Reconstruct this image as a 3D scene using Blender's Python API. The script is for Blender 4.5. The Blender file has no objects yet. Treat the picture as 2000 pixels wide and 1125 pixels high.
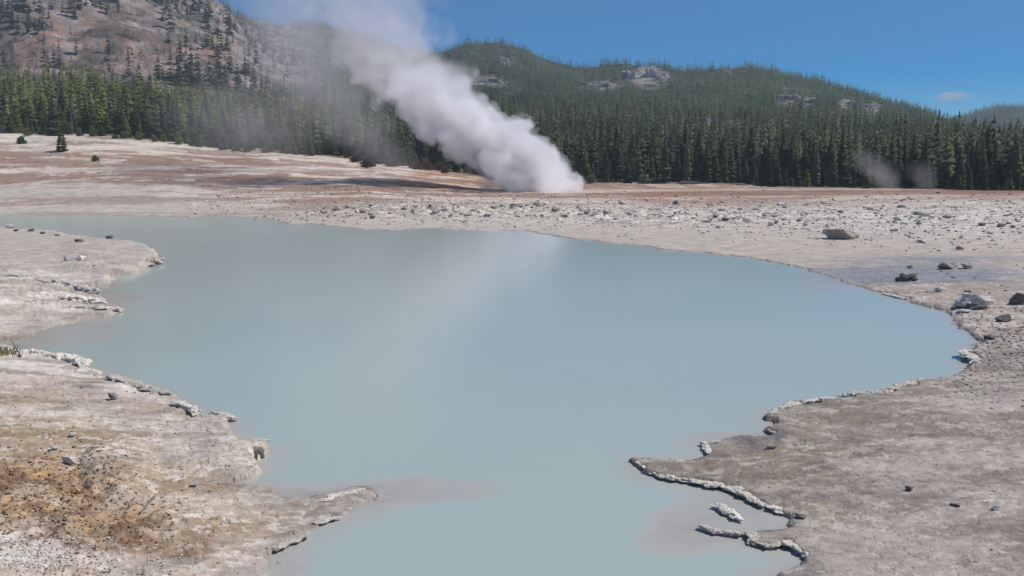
import bpy, bmesh, math, random
import numpy as np
from mathutils import Vector, Matrix, noise as mnoise

random.seed(11)
rng = np.random.default_rng(11)
S = bpy.context.scene
COL = S.collection
R = math.radians

# ------------------------------------------------------------------ camera, sky, sun, exposure
CAM_H = 4.5
F = 1921.0                       # focal length in pixels of the 2000 x 1125 photograph
HOR = 325.0                      # row of the horizon there
PITCH = math.atan((562.5 - HOR) / F)
SP, CP = math.sin(PITCH), math.cos(PITCH)
cam_data = bpy.data.cameras.new("camera")
cam_data.sensor_width = 36.0
cam_data.lens = 36.0 * F / 2000.0
cam_data.clip_start = 0.1
cam_data.clip_end = 12000.0
cam = bpy.data.objects.new("camera", cam_data)
cam.location = (0, 0, CAM_H)
cam.rotation_euler = (math.pi / 2 - PITCH, 0, 0)
COL.objects.link(cam)
S.camera = cam

SUN_EL, SUN_AZ = R(50), R(76)     # azimuth clockwise from the view direction (+Y)
w = bpy.data.worlds.new("World")
S.world = w
w.use_nodes = True
nt = w.node_tree
bg = nt.nodes["Background"]
sky = nt.nodes.new("ShaderNodeTexSky")
sky.sky_type = 'NISHITA'
sky.sun_disc = False
sky.sun_elevation = SUN_EL
sky.sun_rotation = SUN_AZ
sky.altitude = 2400
sky.air_density = 0.8
sky.dust_density = 0.25
sky.ozone_density = 4.0
hs = nt.nodes.new("ShaderNodeHueSaturation")
hs.inputs["Saturation"].default_value = 1.62
hs.inputs["Value"].default_value = 0.76
nt.links.new(sky.outputs[0], hs.inputs["Color"])
nt.links.new(hs.outputs[0], bg.inputs[0])
bg.inputs[1].default_value = 0.085

sd_ = bpy.data.lights.new("sun", 'SUN')
sd_.energy = 3.0
sd_.angle = R(0.53)
sd_.color = (1.0, 0.95, 0.88)
sun = bpy.data.objects.new("sun", sd_)
SUN_DIR = Vector((math.sin(SUN_AZ) * math.cos(SUN_EL), math.cos(SUN_AZ) * math.cos(SUN_EL), math.sin(SUN_EL)))
sun.rotation_euler = SUN_DIR.to_track_quat('Z', 'Y').to_euler()
sun.location = (60, 40, 80)
COL.objects.link(sun)

S.view_settings.view_transform = 'Standard'
S.view_settings.look = 'None'
S.view_settings.exposure = 0.42
S.view_settings.gamma = 1.0
S.view_settings.use_curve_mapping = False
S.cycles.volume_bounces = 6
S.cycles.max_bounces = 8
S.cycles.transparent_max_bounces = 16
S.cycles.volume_step_rate = 1.0
S.cycles.use_denoising = True

# ------------------------------------------------------------------ small tools
def tag(o, label=None, cat=None, group=None, kind=None):
    if label: o["label"] = label
    if cat: o["category"] = cat
    if group: o["group"] = group
    if kind: o["kind"] = kind
    return o

def link(o, parent=None):
    COL.objects.link(o)
    if parent is not None:
        o.parent = parent
    return o

def mesh_np(name, V, faces, mat, smooth=False, parent=None, cols=None, flt=None):
    """V (n,3); faces: (m,3) or (m,4) int array, or list of polygons"""
    me = bpy.data.meshes.new(name)
    V = np.ascontiguousarray(V, dtype=np.float32)
    if isinstance(faces, np.ndarray):
        m, k = faces.shape
        me.vertices.add(len(V))
        me.vertices.foreach_set("co", V.ravel())
        me.loops.add(m * k)
        me.loops.foreach_set("vertex_index", np.ascontiguousarray(faces, dtype=np.int32).ravel())
        me.polygons.add(m)
        me.polygons.foreach_set("loop_start", np.arange(0, m * k, k, dtype=np.int32))
        me.polygons.foreach_set("loop_total", np.full(m, k, dtype=np.int32))
        me.update(calc_edges=True)
    else:
        me.from_pydata([tuple(v) for v in V], [], faces)
    if smooth:
        me.polygons.foreach_set("use_smooth", np.ones(len(me.polygons), dtype=bool))
    if cols is not None:
        a = me.color_attributes.new("col", 'FLOAT_COLOR', 'POINT')
        c = np.ones((len(V), 4), dtype=np.float32)
        c[:, :3] = cols
        a.data.foreach_set("color", c.ravel())
    if flt:
        for k_, arr in flt.items():
            a = me.attributes.new(k_, 'FLOAT', 'POINT')
            a.data.foreach_set("value", np.ascontiguousarray(arr, dtype=np.float32))
    if mat: me.materials.append(mat)
    o = bpy.data.objects.new(name, me)
    return link(o, parent)

def _hash(ix, iy, seed):
    h = (ix.astype(np.int64) * 374761393 + iy.astype(np.int64) * 668265263 + seed * 1442695041) & 0xFFFFFFFF
    h = ((h ^ (h >> 13)) * 1274126177) & 0xFFFFFFFF
    h = (h ^ (h >> 16)) & 0xFFFFFFFF
    return (h & 0xFFFF).astype(np.float32) / 65535.0

def vnoise(x, y, seed):
    ix = np.floor(x); iy = np.floor(y)
    fx = (x - ix).astype(np.float32); fy = (y - iy).astype(np.float32)
    fx = fx * fx * fx * (fx * (fx * 6 - 15) + 10); fy = fy * fy * fy * (fy * (fy * 6 - 15) + 10)
    ix = ix.astype(np.int64); iy = iy.astype(np.int64)
    a = _hash(ix, iy, seed); b = _hash(ix + 1, iy, seed)
    c = _hash(ix, iy + 1, seed); d = _hash(ix + 1, iy + 1, seed)
    return (a * (1 - fx) + b * fx) * (1 - fy) + (c * (1 - fx) + d * fx) * fy

def fbm(x, y, seed=0, octaves=5, gain=0.5, lac=2.07):
    s = 0.0; amp = 1.0; tot = 0.0
    for i in range(octaves):
        s = s + amp * vnoise(x + 17.3 * i, y - 9.1 * i, seed + i)
        tot += amp
        amp *= gain
        x = x * lac * 0.921 - y * lac * 0.389; y = (x * 0.389 * 1.0 + y * lac * 0.921) if False else y * lac
    return s / tot

def fbm_a(x, y, seed=0, octaves=5, gain=0.5):
    """axis-aligned fbm (for stretched, streaky patterns)"""
    s = 0.0; amp = 1.0; tot = 0.0
    for i in range(octaves):
        s = s + amp * vnoise(x + 31.7 * i, y + 11.9 * i, seed + i)
        tot += amp; amp *= gain; x = x * 2.03; y = y * 2.11
    return s / tot

def worley(x, y, seed):
    """cell noise: (random value of the cell, distance to the cell border)"""
    ix = np.floor(x).astype(np.int64); iy = np.floor(y).astype(np.int64)
    f1 = np.full(x.shape, 9.0, dtype=np.float32); f2 = f1.copy(); val = np.zeros(x.shape, dtype=np.float32)
    for dx in (-1, 0, 1):
        for dy in (-1, 0, 1):
            jx, jy = ix + dx, iy + dy
            d = np.hypot(jx + _hash(jx, jy, seed) - x, jy + _hash(jx, jy, seed + 1) - y).astype(np.float32)
            c = d < f1
            f2 = np.where(c, f1, np.minimum(f2, d))
            val = np.where(c, _hash(jx, jy, seed + 2), val)
            f1 = np.where(c, d, f1)
    return val, f2 - f1

def sstep(a, b, x):
    t = np.clip((x - a) / (b - a), 0, 1)
    return t * t * (3 - 2 * t)

def mixc(c, d, m):
    return c * (1 - m[..., None]) + np.asarray(d, dtype=np.float32) * m[..., None]

# photograph pixel <-> world
def ray(px, py):
    dx = (px - 1000.0) / F; dy = (562.5 - py) / F
    return dx, CP + SP * dy, -SP + CP * dy

def unproj(px, py, z=0.0):
    dx, yy, zz = ray(px, py)
    t = (z - CAM_H) / zz
    return dx * t, yy * t

def project(x, y, z):
    yy = y * CP - (z - CAM_H) * SP
    zz = y * SP + (z - CAM_H) * CP
    yy = np.maximum(yy, 0.05)
    return 1000 + F * x / yy, 562.5 - F * zz / yy

def z_at(py, depth):
    dx, yy, zz = ray(1000.0, py)
    return CAM_H + depth * zz / yy

# ------------------------------------------------------------------ the pool outline
SHORE = [  # pixel x, pixel y, height of the rim that is seen there
 (-420,408,0),(-200,414,0),(0,418,0),(100,419,0),(200,420,0),(320,423,0),(370,424,0),(403,421,0),(450,424,0),(530,428,0),(560,438,0),(600,437,0),
 (650,443,0),(700,446,0),(765,451,0),(800,447,0),(840,446,0),(895,450,0),(960,452,0),(1010,452,0),(1021,450,0),(1087,462,0),
 (1168,471,0),(1245,480,0),(1300,488,0),(1388,495,0),(1457,504,0),(1510,512,0),(1580,526,0),(1668,553,0),(1720,570,0),
 (1772,585,0),(1825,601,0),(1864,611,0),(1874,632,0),(1895,655,0),(1905,670,0),(1886,688,0),(1909,712,0),(1874,722,.08),
 (1783,740,.08),(1720,763,.08),(1650,773,.08),(1566,786,.08),(1531,797,.05),(1503,817,0),(1517,836,0),(1506,851,.04),
 (1440,855,.04),(1405,863,.04),(1373,868,.02),(1382,886,.04),(1335,896,.05),(1300,900,.05),(1243,902,.03),(1268,928,0),
 (1300,940,0),(1335,947,0),(1380,956,0),(1440,971,0),(1492,992,0),(1550,1015,0),(1540,1030,0),(1500,1034,.03),(1440,1036,.03),(1370,1028,.03),
 (1400,1040,0),(1436,1044,0),(1468,1044,0),(1475,1064,0),(1506,1072,0),(1531,1062,0),(1562,1076,0),(1575,1093,0),
 (1556,1112,0),(1515,1128,0),(1480,1170,0),(1440,1290,0),(1200,1420,0),(900,1440,0),(640,1330,0),(540,1220,0),
 (520,1125,.05),(535,1092,.05),(522,1080,.05),(574,1054,.05),(661,1012,.04),(690,1000,.04),(705,985,.03),(760,975,.02),(722,955,.03),
 (690,955,.03),(640,966,.03),(560,968,.03),(508,953,.04),(445,938,.05),(446,932,.1),(497,917,.12),(509,900,.14),(504,873,.14),
 (524,861,.14),(490,863,.14),(451,850,.14),(447,832,.14),(454,820,.14),(434,808,.14),(381,805,.14),(360,787,.14),
 (336,769,.12),(294,761,.12),(245,745,.12),(205,730,.12),(161,707,.12),(140,697,.1),(70,686,.1),(35,677,.08),(15,668,.05),
 (30,660,0),(52,651,0),(87,641,0),(140,631,0),(196,621,0),(241,610,0),(245,602,0),(224,591,0),(196,584,0),(189,560,0),
 (228,552,0),(205,540,0),(280,534,0),(311,512,0),(308,490,.1),(280,478,.1),(210,468,.12),(140,454,.12),(70,445,.12),
 (0,442,.12),(-200,437,.12),(-420,430,.12)]
SX, SY = [], []
for (a, b, c) in SHORE:
    x_, y_ = unproj(a, b, c)
    SX.append(x_); SY.append(y_)
SX = np.array(SX, dtype=np.float32); SY = np.array(SY, dtype=np.float32)

def shore_sd(x, y):
    """signed distance to the shoreline: positive on land"""
    x = np.asarray(x, dtype=np.float32); y = np.asarray(y, dtype=np.float32)
    best = np.full(x.shape, 1e9, dtype=np.float32)
    inside = np.zeros(x.shape, dtype=bool)
    n = len(SX)
    for i in range(n):
        ax, ay, bx, by = SX[i], SY[i], SX[(i + 1) % n], SY[(i + 1) % n]
        ex, ey = bx - ax, by - ay
        t = np.clip(((x - ax) * ex + (y - ay) * ey) / (ex * ex + ey * ey + 1e-12), 0, 1)
        d = (x - ax - t * ex) ** 2 + (y - ay - t * ey) ** 2
        np.minimum(best, d, out=best)
        if ay != by:
            c = ((ay > y) != (by > y)) & (x < (bx - ax) * (y - ay) / (by - ay) + ax)
            inside ^= c
    d = np.sqrt(best)
    return np.where(inside, -d, d)

# ------------------------------------------------------------------ height of the land
TC = np.array([-900, -300, 0, 150, 300, 420, 560, 700, 850, 1000, 1140, 1400, 1700, 2000, 2400, 3000], float)   # columns
T_Y = np.array([250, 258, 262, 263, 275, 290, 300, 312, 332, 350, 356, 361, 375, 387, 398, 408], float)           # row of the treeline foot
T_D = np.array([225, 212, 205, 202, 198, 195, 190, 185, 182, 180, 175, 165, 150, 128, 112, 100], float)           # its depth
T_Z = z_at(T_Y, T_D)
# rows of the wooded slope beyond, for rising depth
HC = np.array([-900, -300, 0, 150, 300, 400, 440, 480, 520, 560, 640, 720, 790, 860, 900, 970, 1030, 1080, 1140, 1200, 1290, 1330, 1400, 1500, 1600, 1700, 1800, 1880, 1950, 2050, 2300, 3000], float)
Y300 = np.interp(HC, [-900, 0, 300, 560, 720, 900, 1140, 1500, 1750, 2000, 3000], [170, 190, 202, 236, 258, 278, 284, 286, 300, 312, 330])
Y420 = np.interp(HC, [-900, 0, 300, 480, 560, 720, 900, 1140, 1400, 1600, 1800, 1900, 2000, 3000], [120, 128, 140, 170, 205, 222, 225, 222, 222, 232, 262, 282, 290, 310])
Y640 = np.interp(HC, [-900, 0, 150, 300, 400, 440, 480, 520, 560, 640, 720, 860, 970, 1140, 1290, 1400, 1600, 1700, 1800, 1900, 2000, 3000],
                     [-330, -190, -120, -70, -14, 6, 44, 84, 105, 125, 140, 160, 160, 182, 176, 172, 190, 205, 242, 268, 278, 300])
Y900 = np.interp(HC, [-900, 0, 300, 440, 480, 520, 560, 640, 720, 790, 860, 900, 970, 1030, 1080, 1140, 1200, 1290, 1330, 1400, 1500, 1600, 1700, 1800, 1880, 2000, 3000],
                     [-200, -60, 40, 48, 48, 44, 44, 56, 72, 92, 104, 94, 90, 110, 132, 143, 136, 138, 148, 143, 146, 168, 197, 222, 244, 268, 300])
Y1500 = np.interp(HC, [-900, 700, 900, 1800, 1860, 1900, 1940, 2000, 2200, 3000], [200, 200, 250, 250, 238, 226, 217, 213, 206, 220])
HD = np.array([300, 420, 640, 900, 1150, 1500, 1900, 3200], float)
def cols_interp(px, arr): return np.interp(px, HC, arr)

def land_z(x, y, smooth_only=False):
    """land height with the pool left out"""
    x = np.asarray(x, float); y = np.asarray(y, float)
    r = np.hypot(x, y)
    az = np.clip(np.arctan2(x, y), -R(50), R(50))
    px = 1000 + F * np.tan(az) / CP
    d = r * np.cos(az)
    td = np.interp(px, TC, T_D); tz = np.interp(px, TC, T_Z)
    sdp = np.interp(px, [-900, 0, 600, 1100, 1500, 1700, 1850, 1950, 3000], [114, 101, 90, 70, 52, 41, 34, 32, 30])
    t = np.clip((d - sdp) / (td - sdp), 0, 1)
    zn = 0.12 + (tz - 0.12) * (t * 0.85 + 0.15 * t * t)
    z300 = z_at(cols_interp(px, Y300), 300.0); z420 = z_at(cols_interp(px, Y420), 420.0)
    z640 = z_at(cols_interp(px, Y640), 640.0); z900 = z_at(cols_interp(px, Y900), 900.0)
    z1500 = z_at(cols_interp(px, Y1500), 1500.0)
    z1150 = np.minimum(z900 * 0.75, z_at(262.0, 1150.0))
    z1900 = z1500 * 0.8
    z = zn.copy()
    segs = [(td, tz, 300.0, z300), (300.0, z300, 420.0, z420), (420.0, z420, 640.0, z640), (640.0, z640, 900.0, z900),
            (900.0, z900, 1150.0, z1150), (1150.0, z1150, 1500.0, z1500), (1500.0, z1500, 1900.0, z1900), (1900.0, z1900, 3200.0, z1900 * 0 + 30)]
    for (d0, a0, d1, a1) in segs:
        m = d >= d0
        k = np.clip((d - d0) / (d1 - d0), 0, 1)
        z = np.where(m, a0 + (a1 - a0) * k, z)
    if smooth_only: return z
    far = sstep(230, 420, d)
    z = z + far * (fbm(x / 90, y / 90, 50, 4) - 0.5) * 16 * sstep(230, 700, d)
    left = sstep(640, 420, px) * far
    z = z + left * (fbm(x / 26, y / 26, 57, 5) - 0.5) * 13 + left * (fbm(x / 7, y / 7, 58, 4) - 0.5) * 3.5
    return z

def hit(px, py, d0=8.0, d1=1800.0):
    """where the line of sight of a pixel meets the land"""
    dx, yy, zz = ray(px, py)
    d = np.concatenate([np.arange(d0, 250, 0.25), np.arange(250, d1, 1.5)])
    z = CAM_H + d * zz / yy
    x = d * dx / yy
    L = np.maximum(land_z(x, d), 0.0)
    i = np.argmax(z <= L)
    return float(x[i]), float(d[i]), float(L[i])

# ------------------------------------------------------------------ materials
def new_mat(name):
    m = bpy.data.materials.new(name)
    m.use_nodes = True
    n = m.node_tree
    b = n.nodes["Principled BSDF"]
    return m, n, b

def add(n, t, **kw):
    x = n.nodes.new(t)
    for k, v in kw.items(): setattr(x, k, v)
    return x

def noise_node(n, scale, detail=5, rough=0.6, vec=None, dist=0.0):
    x = add(n, "ShaderNodeTexNoise")
    x.inputs["Scale"].default_value = scale
    x.inputs["Detail"].default_value = detail
    x.inputs["Roughness"].default_value = rough
    x.inputs["Distortion"].default_value = dist
    if vec is not None: n.links.new(vec, x.inputs["Vector"])
    return x

def ramp(n, inp, stops):
    r = add(n, "ShaderNodeValToRGB")
    e = r.color_ramp.elements
    while len(e) < len(stops): e.new(0.5)
    for el, (p, c) in zip(e, stops):
        el.position = p
        el.color = (c, c, c, 1) if not isinstance(c, tuple) else (*c, 1)
    n.links.new(inp, r.inputs[0])
    return r

def mul(n, a, b, fac=1.0):
    m = add(n, "ShaderNodeMix", data_type='RGBA', blend_type='MULTIPLY')
    m.inputs[0].default_value = fac
    n.links.new(a, m.inputs[6]); n.links.new(b, m.inputs[7])
    return m.outputs[2]

def mat_ground():
    m, n, b = new_mat("sinter_ground")
    at = add(n, "ShaderNodeAttribute", attribute_name="col")
    tc = add(n, "ShaderNodeTexCoord")
    n1 = noise_node(n, 0.9, 8, 0.68, tc.outputs["Object"])
    n2 = noise_node(n, 9.0, 6, 0.7, tc.outputs["Object"])
    n3 = noise_node(n, 45.0, 3, 0.7, tc.outputs["Object"])
    r1 = ramp(n, n1.outputs[0], [(0.30, 0.72), (0.5, 1.0), (0.68, 1.18)])
    r2 = ramp(n, n2.outputs[0], [(0.30, 0.76), (0.48, 1.0), (0.66, 1.18)])
    r3 = ramp(n, n3.outputs[0], [(0.32, 0.82), (0.5, 1.0), (0.66, 1.12)])
    c = mul(n, at.outputs["Color"], r1.outputs[0]); c = mul(n, c, r2.outputs[0]); c = mul(n, c, r3.outputs[0], 0.7)
    n.links.new(c, b.inputs["Base Color"])
    wet = add(n, "ShaderNodeAttribute", attribute_name="wet")
    mr = add(n, "ShaderNodeMapRange")
    mr.inputs["To Min"].default_value = 0.93; mr.inputs["To Max"].default_value = 0.38
    n.links.new(wet.outputs["Fac"], mr.inputs["Value"]); n.links.new(mr.outputs[0], b.inputs["Roughness"])
    b.inputs["Specular IOR Level"].default_value = 0.25
    ad = add(n, "ShaderNodeMath", operation='ADD'); n.links.new(n2.outputs[0], ad.inputs[0]); n.links.new(n3.outputs[0], ad.inputs[1])
    bp = add(n, "ShaderNodeBump"); bp.inputs["Strength"].default_value = 0.42; bp.inputs["Distance"].default_value = 0.05
    n.links.new(ad.outputs[0], bp.inputs["Height"]); n.links.new(bp.outputs[0], b.inputs["Normal"])
    return m

def mat_hills():
    m, n, b = new_mat("hill_soil")
    at = add(n, "ShaderNodeAttribute", attribute_name="col")
    tc = add(n, "ShaderNodeTexCoord")
    n1 = noise_node(n, 0.12, 8, 0.72, tc.outputs["Object"])
    r1 = ramp(n, n1.outputs[0], [(0.32, 0.38), (0.5, 1.0), (0.66, 1.5)])
    c = mul(n, at.outputs["Color"], r1.outputs[0])
    n.links.new(c, b.inputs["Base Color"])
    b.inputs["Roughness"].default_value = 0.95
    b.inputs["Specular IOR Level"].default_value = 0.1
    bp = add(n, "ShaderNodeBump"); bp.inputs["Strength"].default_value = 0.8; bp.inputs["Distance"].default_value = 2.5
    n.links.new(n1.outputs[0], bp.inputs["Height"]); n.links.new(bp.outputs[0], b.inputs["Normal"])
    return m

def mat_water():
    m, n, b = new_mat("milky_pool_water")
    tc = add(n, "ShaderNodeTexCoord")
    mp = add(n, "ShaderNodeMapping"); mp.inputs["Scale"].default_value = (0.05, 0.035, 0.05)
    n.links.new(tc.outputs["Object"], mp.inputs[0])
    n1 = noise_node(n, 1.0, 4, 0.5, mp.outputs[0], 0.6)
    cr = ramp(n, n1.outputs[0], [(0.30, (0.385, 0.470, 0.455)), (0.70, (0.440, 0.512, 0.470))])
    n.links.new(cr.outputs[0], b.inputs["Base Color"])
    b.inputs["Roughness"].default_value = 0.16
    b.inputs["IOR"].default_value = 1.333
    b.inputs["Specular IOR Level"].default_value = 0.22
    mp2 = add(n, "ShaderNodeMapping"); mp2.inputs["Scale"].default_value = (1.0, 1.6, 1.0)
    n.links.new(tc.outputs["Object"], mp2.inputs[0])
    n2 = noise_node(n, 2.2, 4, 0.55, mp2.outputs[0], 0.4)
    bp = add(n, "ShaderNodeBump"); bp.inputs["Strength"].default_value = 0.14; bp.inputs["Distance"].default_value = 0.03
    n.links.new(n2.outputs[0], bp.inputs["Height"]); n.links.new(bp.outputs[0], b.inputs["Normal"])
    # silty and pale over the shallows, milky where it is deep, clear only in the last few millimetres
    dp = add(n, "ShaderNodeAttribute", attribute_name="depth")
    n3 = noise_node(n, 1.1, 5, 0.6, tc.outputs["Object"], 0.5)
    mx = add(n, "ShaderNodeMath", operation='MULTIPLY_ADD'); mx.inputs[1].default_value = 0.16; n.links.new(n3.outputs[0], mx.inputs[0]); n.links.new(dp.outputs["Fac"], mx.inputs[2])
    mr = add(n, "ShaderNodeMapRange", interpolation_type='SMOOTHSTEP'); mr.inputs["From Min"].default_value = 0.04; mr.inputs["From Max"].default_value = 0.42
    n.links.new(mx.outputs[0], mr.inputs["Value"])
    silt = ramp(n, n3.outputs[0], [(0.3, (0.44, 0.42, 0.395)), (0.7, (0.51, 0.465, 0.41))])
    cm = add(n, "ShaderNodeMix", data_type='RGBA')
    n.links.new(mr.outputs[0], cm.inputs[0]); n.links.new(silt.outputs[0], cm.inputs[6]); n.links.new(cr.outputs[0], cm.inputs[7])
    n.links.new(cm.outputs[2], b.inputs["Base Color"])
    mlt = add(n, "ShaderNodeMath", operation='MULTIPLY'); mlt.inputs[1].default_value = -60.0
    n.links.new(dp.outputs["Fac"], mlt.inputs[0])
    ex = add(n, "ShaderNodeMath", operation='EXPONENT'); n.links.new(mlt.outputs[0], ex.inputs[0])
    tr = add(n, "ShaderNodeBsdfTransparent")
    ms = add(n, "ShaderNodeMixShader")
    n.links.new(ex.outputs[0], ms.inputs[0]); n.links.new(b.outputs[0], ms.inputs[1]); n.links.new(tr.outputs[0], ms.inputs[2])
    n.links.new(ms.outputs[0], n.nodes["Material Output"].inputs["Surface"])
    return m

def mat_rock(name, c0, c1, scale=3.0):
    m, n, b = new_mat(name)
    tc = add(n, "ShaderNodeTexCoord")
    oi = add(n, "ShaderNodeObjectInfo")
    n1 = noise_node(n, scale, 7, 0.68, tc.outputs["Object"])
    cr = ramp(n, n1.outputs[0], [(0.32, c0), (0.66, c1)])
    mr = add(n, "ShaderNodeMapRange"); mr.inputs["To Min"].default_value = 0.72; mr.inputs["To Max"].default_value = 1.15
    n.links.new(oi.outputs["Random"], mr.inputs["Value"])
    c = mul(n, cr.outputs[0], mr.outputs[0])
    n.links.new(c, b.inputs["Base Color"])
    b.inputs["Roughness"].default_value = 0.92; b.inputs["Specular IOR Level"].default_value = 0.2
    n2 = noise_node(n, scale * 5, 5, 0.7, tc.outputs["Object"])
    bp = add(n, "ShaderNodeBump"); bp.inputs["Strength"].default_value = 0.6; bp.inputs["Distance"].default_value = 0.04
    n.links.new(n2.outputs[0], bp.inputs["Height"]); n.links.new(bp.outputs[0], b.inputs["Normal"])
    return m

def mat_foliage(name, c0, c1, attr=False):
    m, n, b = new_mat(name)
    tc = add(n, "ShaderNodeTexCoord")
    n1 = noise_node(n, 1.4, 3, 0.6, tc.outputs["Object"])
    cr = ramp(n, n1.outputs[0], [(0.3, c0), (0.7, c1)])
    if attr:
        at = add(n, "ShaderNodeAttribute", attribute_name="col")
        r1 = ramp(n, n1.outputs[0], [(0.3, 0.7), (0.7, 1.25)])
        c = mul(n, at.outputs["Color"], r1.outputs[0])
    else:
        oi = add(n, "ShaderNodeObjectInfo")
        mr = add(n, "ShaderNodeMapRange"); mr.inputs["To Min"].default_value = 0.75; mr.inputs["To Max"].default_value = 1.45
        n.links.new(oi.outputs["Random"], mr.inputs["Value"])
        c = mul(n, cr.outputs[0], mr.outputs[0])
    n.links.new(c, b.inputs["Base Color"])
    b.inputs["Roughness"].default_value = 0.8; b.inputs["Specular IOR Level"].default_value = 0.15
    tl = add(n, "ShaderNodeBsdfTranslucent"); n.links.new(c, tl.inputs[0])
    ms = add(n, "ShaderNodeMixShader"); ms.inputs[0].default_value = 0.45
    n.links.new(b.outputs[0], ms.inputs[1]); n.links.new(tl.outputs[0], ms.inputs[2])
    n.links.new(ms.outputs[0], n.nodes["Material Output"].inputs["Surface"])
    return m

M_GROUND = mat_ground(); M_HILLS = mat_hills(); M_WATER = mat_water()
M_WHITE = mat_rock("pale_sinter_rock", (0.60, 0.55, 0.50), (0.86, 0.815, 0.76))
M_GREY = mat_rock("grey_sinter_rock", (0.36, 0.325, 0.295), (0.62, 0.565, 0.52))
M_TAN = mat_rock("tan_sinter_rock", (0.33, 0.28, 0.22), (0.55, 0.48, 0.40))
M_DARK = mat_rock("dark_rock", (0.12, 0.108, 0.10), (0.28, 0.255, 0.24))
M_CRUST = mat_rock("sinter_crust", (0.58, 0.50, 0.40), (0.86, 0.81, 0.74), 7.0)
M_BANKROCK = mat_rock("bank_rock", (0.36, 0.285, 0.205), (0.62, 0.52, 0.40), 9.0)
M_SNAG = mat_rock("weathered_wood", (0.16, 0.145, 0.13), (0.32, 0.295, 0.27), 6.0)
M_CLIFF = mat_rock("cliff_rock", (0.24, 0.22, 0.21), (0.62, 0.57, 0.54), 0.30)
M_PINE = mat_foliage("pine_needles", (0.105, 0.132, 0.064), (0.185, 0.215, 0.100))
M_SPRUCE = mat_foliage("dark_needles", (0.062, 0.082, 0.056), (0.118, 0.148, 0.090))
M_YOUNG = mat_foliage("young_pine_needles", (0.125, 0.150, 0.042), (0.215, 0.235, 0.075))
M_DRY = mat_foliage("dry_twigs", (0.085, 0.055, 0.042), (0.20, 0.135, 0.105))
M_SAGE = mat_foliage("grey_green_twigs", (0.12, 0.125, 0.09), (0.24, 0.24, 0.19))
M_FOREST = mat_foliage("forest_needles", (0, 0, 0), (1, 1, 1), True)
M_BARK = mat_rock("pine_bark", (0.10, 0.085, 0.07), (0.22, 0.19, 0.165), 8.0)
M_DEAD = mat_rock("bleached_wood", (0.30, 0.28, 0.255), (0.52, 0.49, 0.46), 6.0)
M_STRAW = mat_foliage("straw", (0.42, 0.37, 0.20), (0.62, 0.56, 0.36))

# ------------------------------------------------------------------ ground sheet and pool water
def polar_axes():
    az = np.concatenate([np.linspace(-math.pi, -R(62), 34), np.linspace(-R(62), -R(30), 90)[1:], np.linspace(-R(30), R(30), 1080)[1:],
                         np.linspace(R(30), R(62), 90)[1:], np.linspace(R(62), math.pi, 34)[1:]])
    dep = np.linspace(math.atan(CAM_H / 270.0), math.atan(CAM_H / 8.0), 560)
    r = CAM_H / np.tan(dep)
    r = np.concatenate([[0.4, 1.5, 2.8, 4.0, 5.0, 6.0, 7.0, 7.6], r[::-1], np.arange(92, 312, 0.8), np.arange(36, 92, 0.4) + 0.07])
    r = np.unique(np.round(r, 3))
    return az, r

AZ, RR = polar_axes()
A_, R_ = np.meshgrid(AZ, RR)
GX = (R_ * np.sin(A_)).ravel(); GY = (R_ * np.cos(A_)).ravel()
near = (R_.ravel() < 135)
SDv = np.full(GX.shape, 60.0, dtype=np.float32)
SDv[near] = shore_sd(GX[near], GY[near])
rr = R_.ravel()
# ragged rim
wob = (fbm(GX * 1.5, GY * 1.5, 3, 5, 0.6) - 0.5) * 0.42 + (fbm(GX * 0.45, GY * 0.45, 4, 4) - 0.5) * np.clip(rr / 45, 0.10, 1.5)
wx = GX + (fbm(GX * 1.2, GY * 1.2, 201, 4) - 0.5) * 0.8; wy = GY + (fbm(GX * 1.2, GY * 1.2, 202, 4) - 0.5) * 0.8
pv1, pe1 = worley(wx * 2.1, wy * 2.6, 203)          # plates of crust about half a metre wide
pv2, pe2 = worley(wx * 6.5, wy * 7.5, 207)          # and their broken pieces
wob = wob + (pv1 - 0.5) * 0.13 * np.clip(rr / 14, 0.8, 1.6)
SDw = SDv + wob * sstep(1.5, 12, rr)
LZ = land_z(GX, GY)
PXv, PYv = project(GX, GY, np.maximum(LZ, 0))
fr = (GY > 1)                                     # in front of the camera

def blob(cx, cy, rx, ry):
    """soft patch of the plan, laid round the spot seen at a pixel; radii are in photograph pixels"""
    return np.exp(-(((PXv - cx) / rx) ** 2 + ((PYv - cy) / ry) ** 2)) * fr

# depth of the bed: steep by default, shallow shelves in places
wpx = PXv; wpy = PYv
PXv = PXv + (fbm(GX * 0.7, GY * 0.7, 301, 4) - 0.5) * 150; PYv = PYv + (fbm(GX * 0.7, GY * 0.7, 302, 4) - 0.5) * 46 * sstep(80, 14, rr)
shelf = np.clip(blob(600, 962, 130, 26) + 0.75 * blob(840, 948, 150, 22) + 1.1 * blob(1430, 1000, 90, 36) + 0.9 * blob(1440, 848, 90, 18)
                + 0.9 * blob(130, 640, 130, 30) + 0.9 * blob(1620, 545, 90, 16) + 0.6 * blob(560, 1090, 50, 40) + 0.8 * blob(1340, 1030, 70, 40)
                + 0.7 * blob(200, 560, 80, 25) + 0.7 * blob(1560, 1110, 60, 22) + 0.6 * blob(100, 430, 220, 9), 0, 1)
shelf = np.clip(shelf * 1.5, 0, 1)
PXv, PYv = wpx, wpy
shelf = shelf * shelf * (3 - 2 * shelf)
steep = 0.50 * (1 - shelf) ** 2 + 0.045 * shelf
depth = np.minimum(np.maximum(-SDw, 0) * steep, 1.6)
depth = depth + shelf * 0.035 * (fbm(GX * 2.2, GY * 2.2, 8, 4) - 0.35) * (SDw < -0.05)
shelf = np.clip(shelf, 0, 1)
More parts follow.
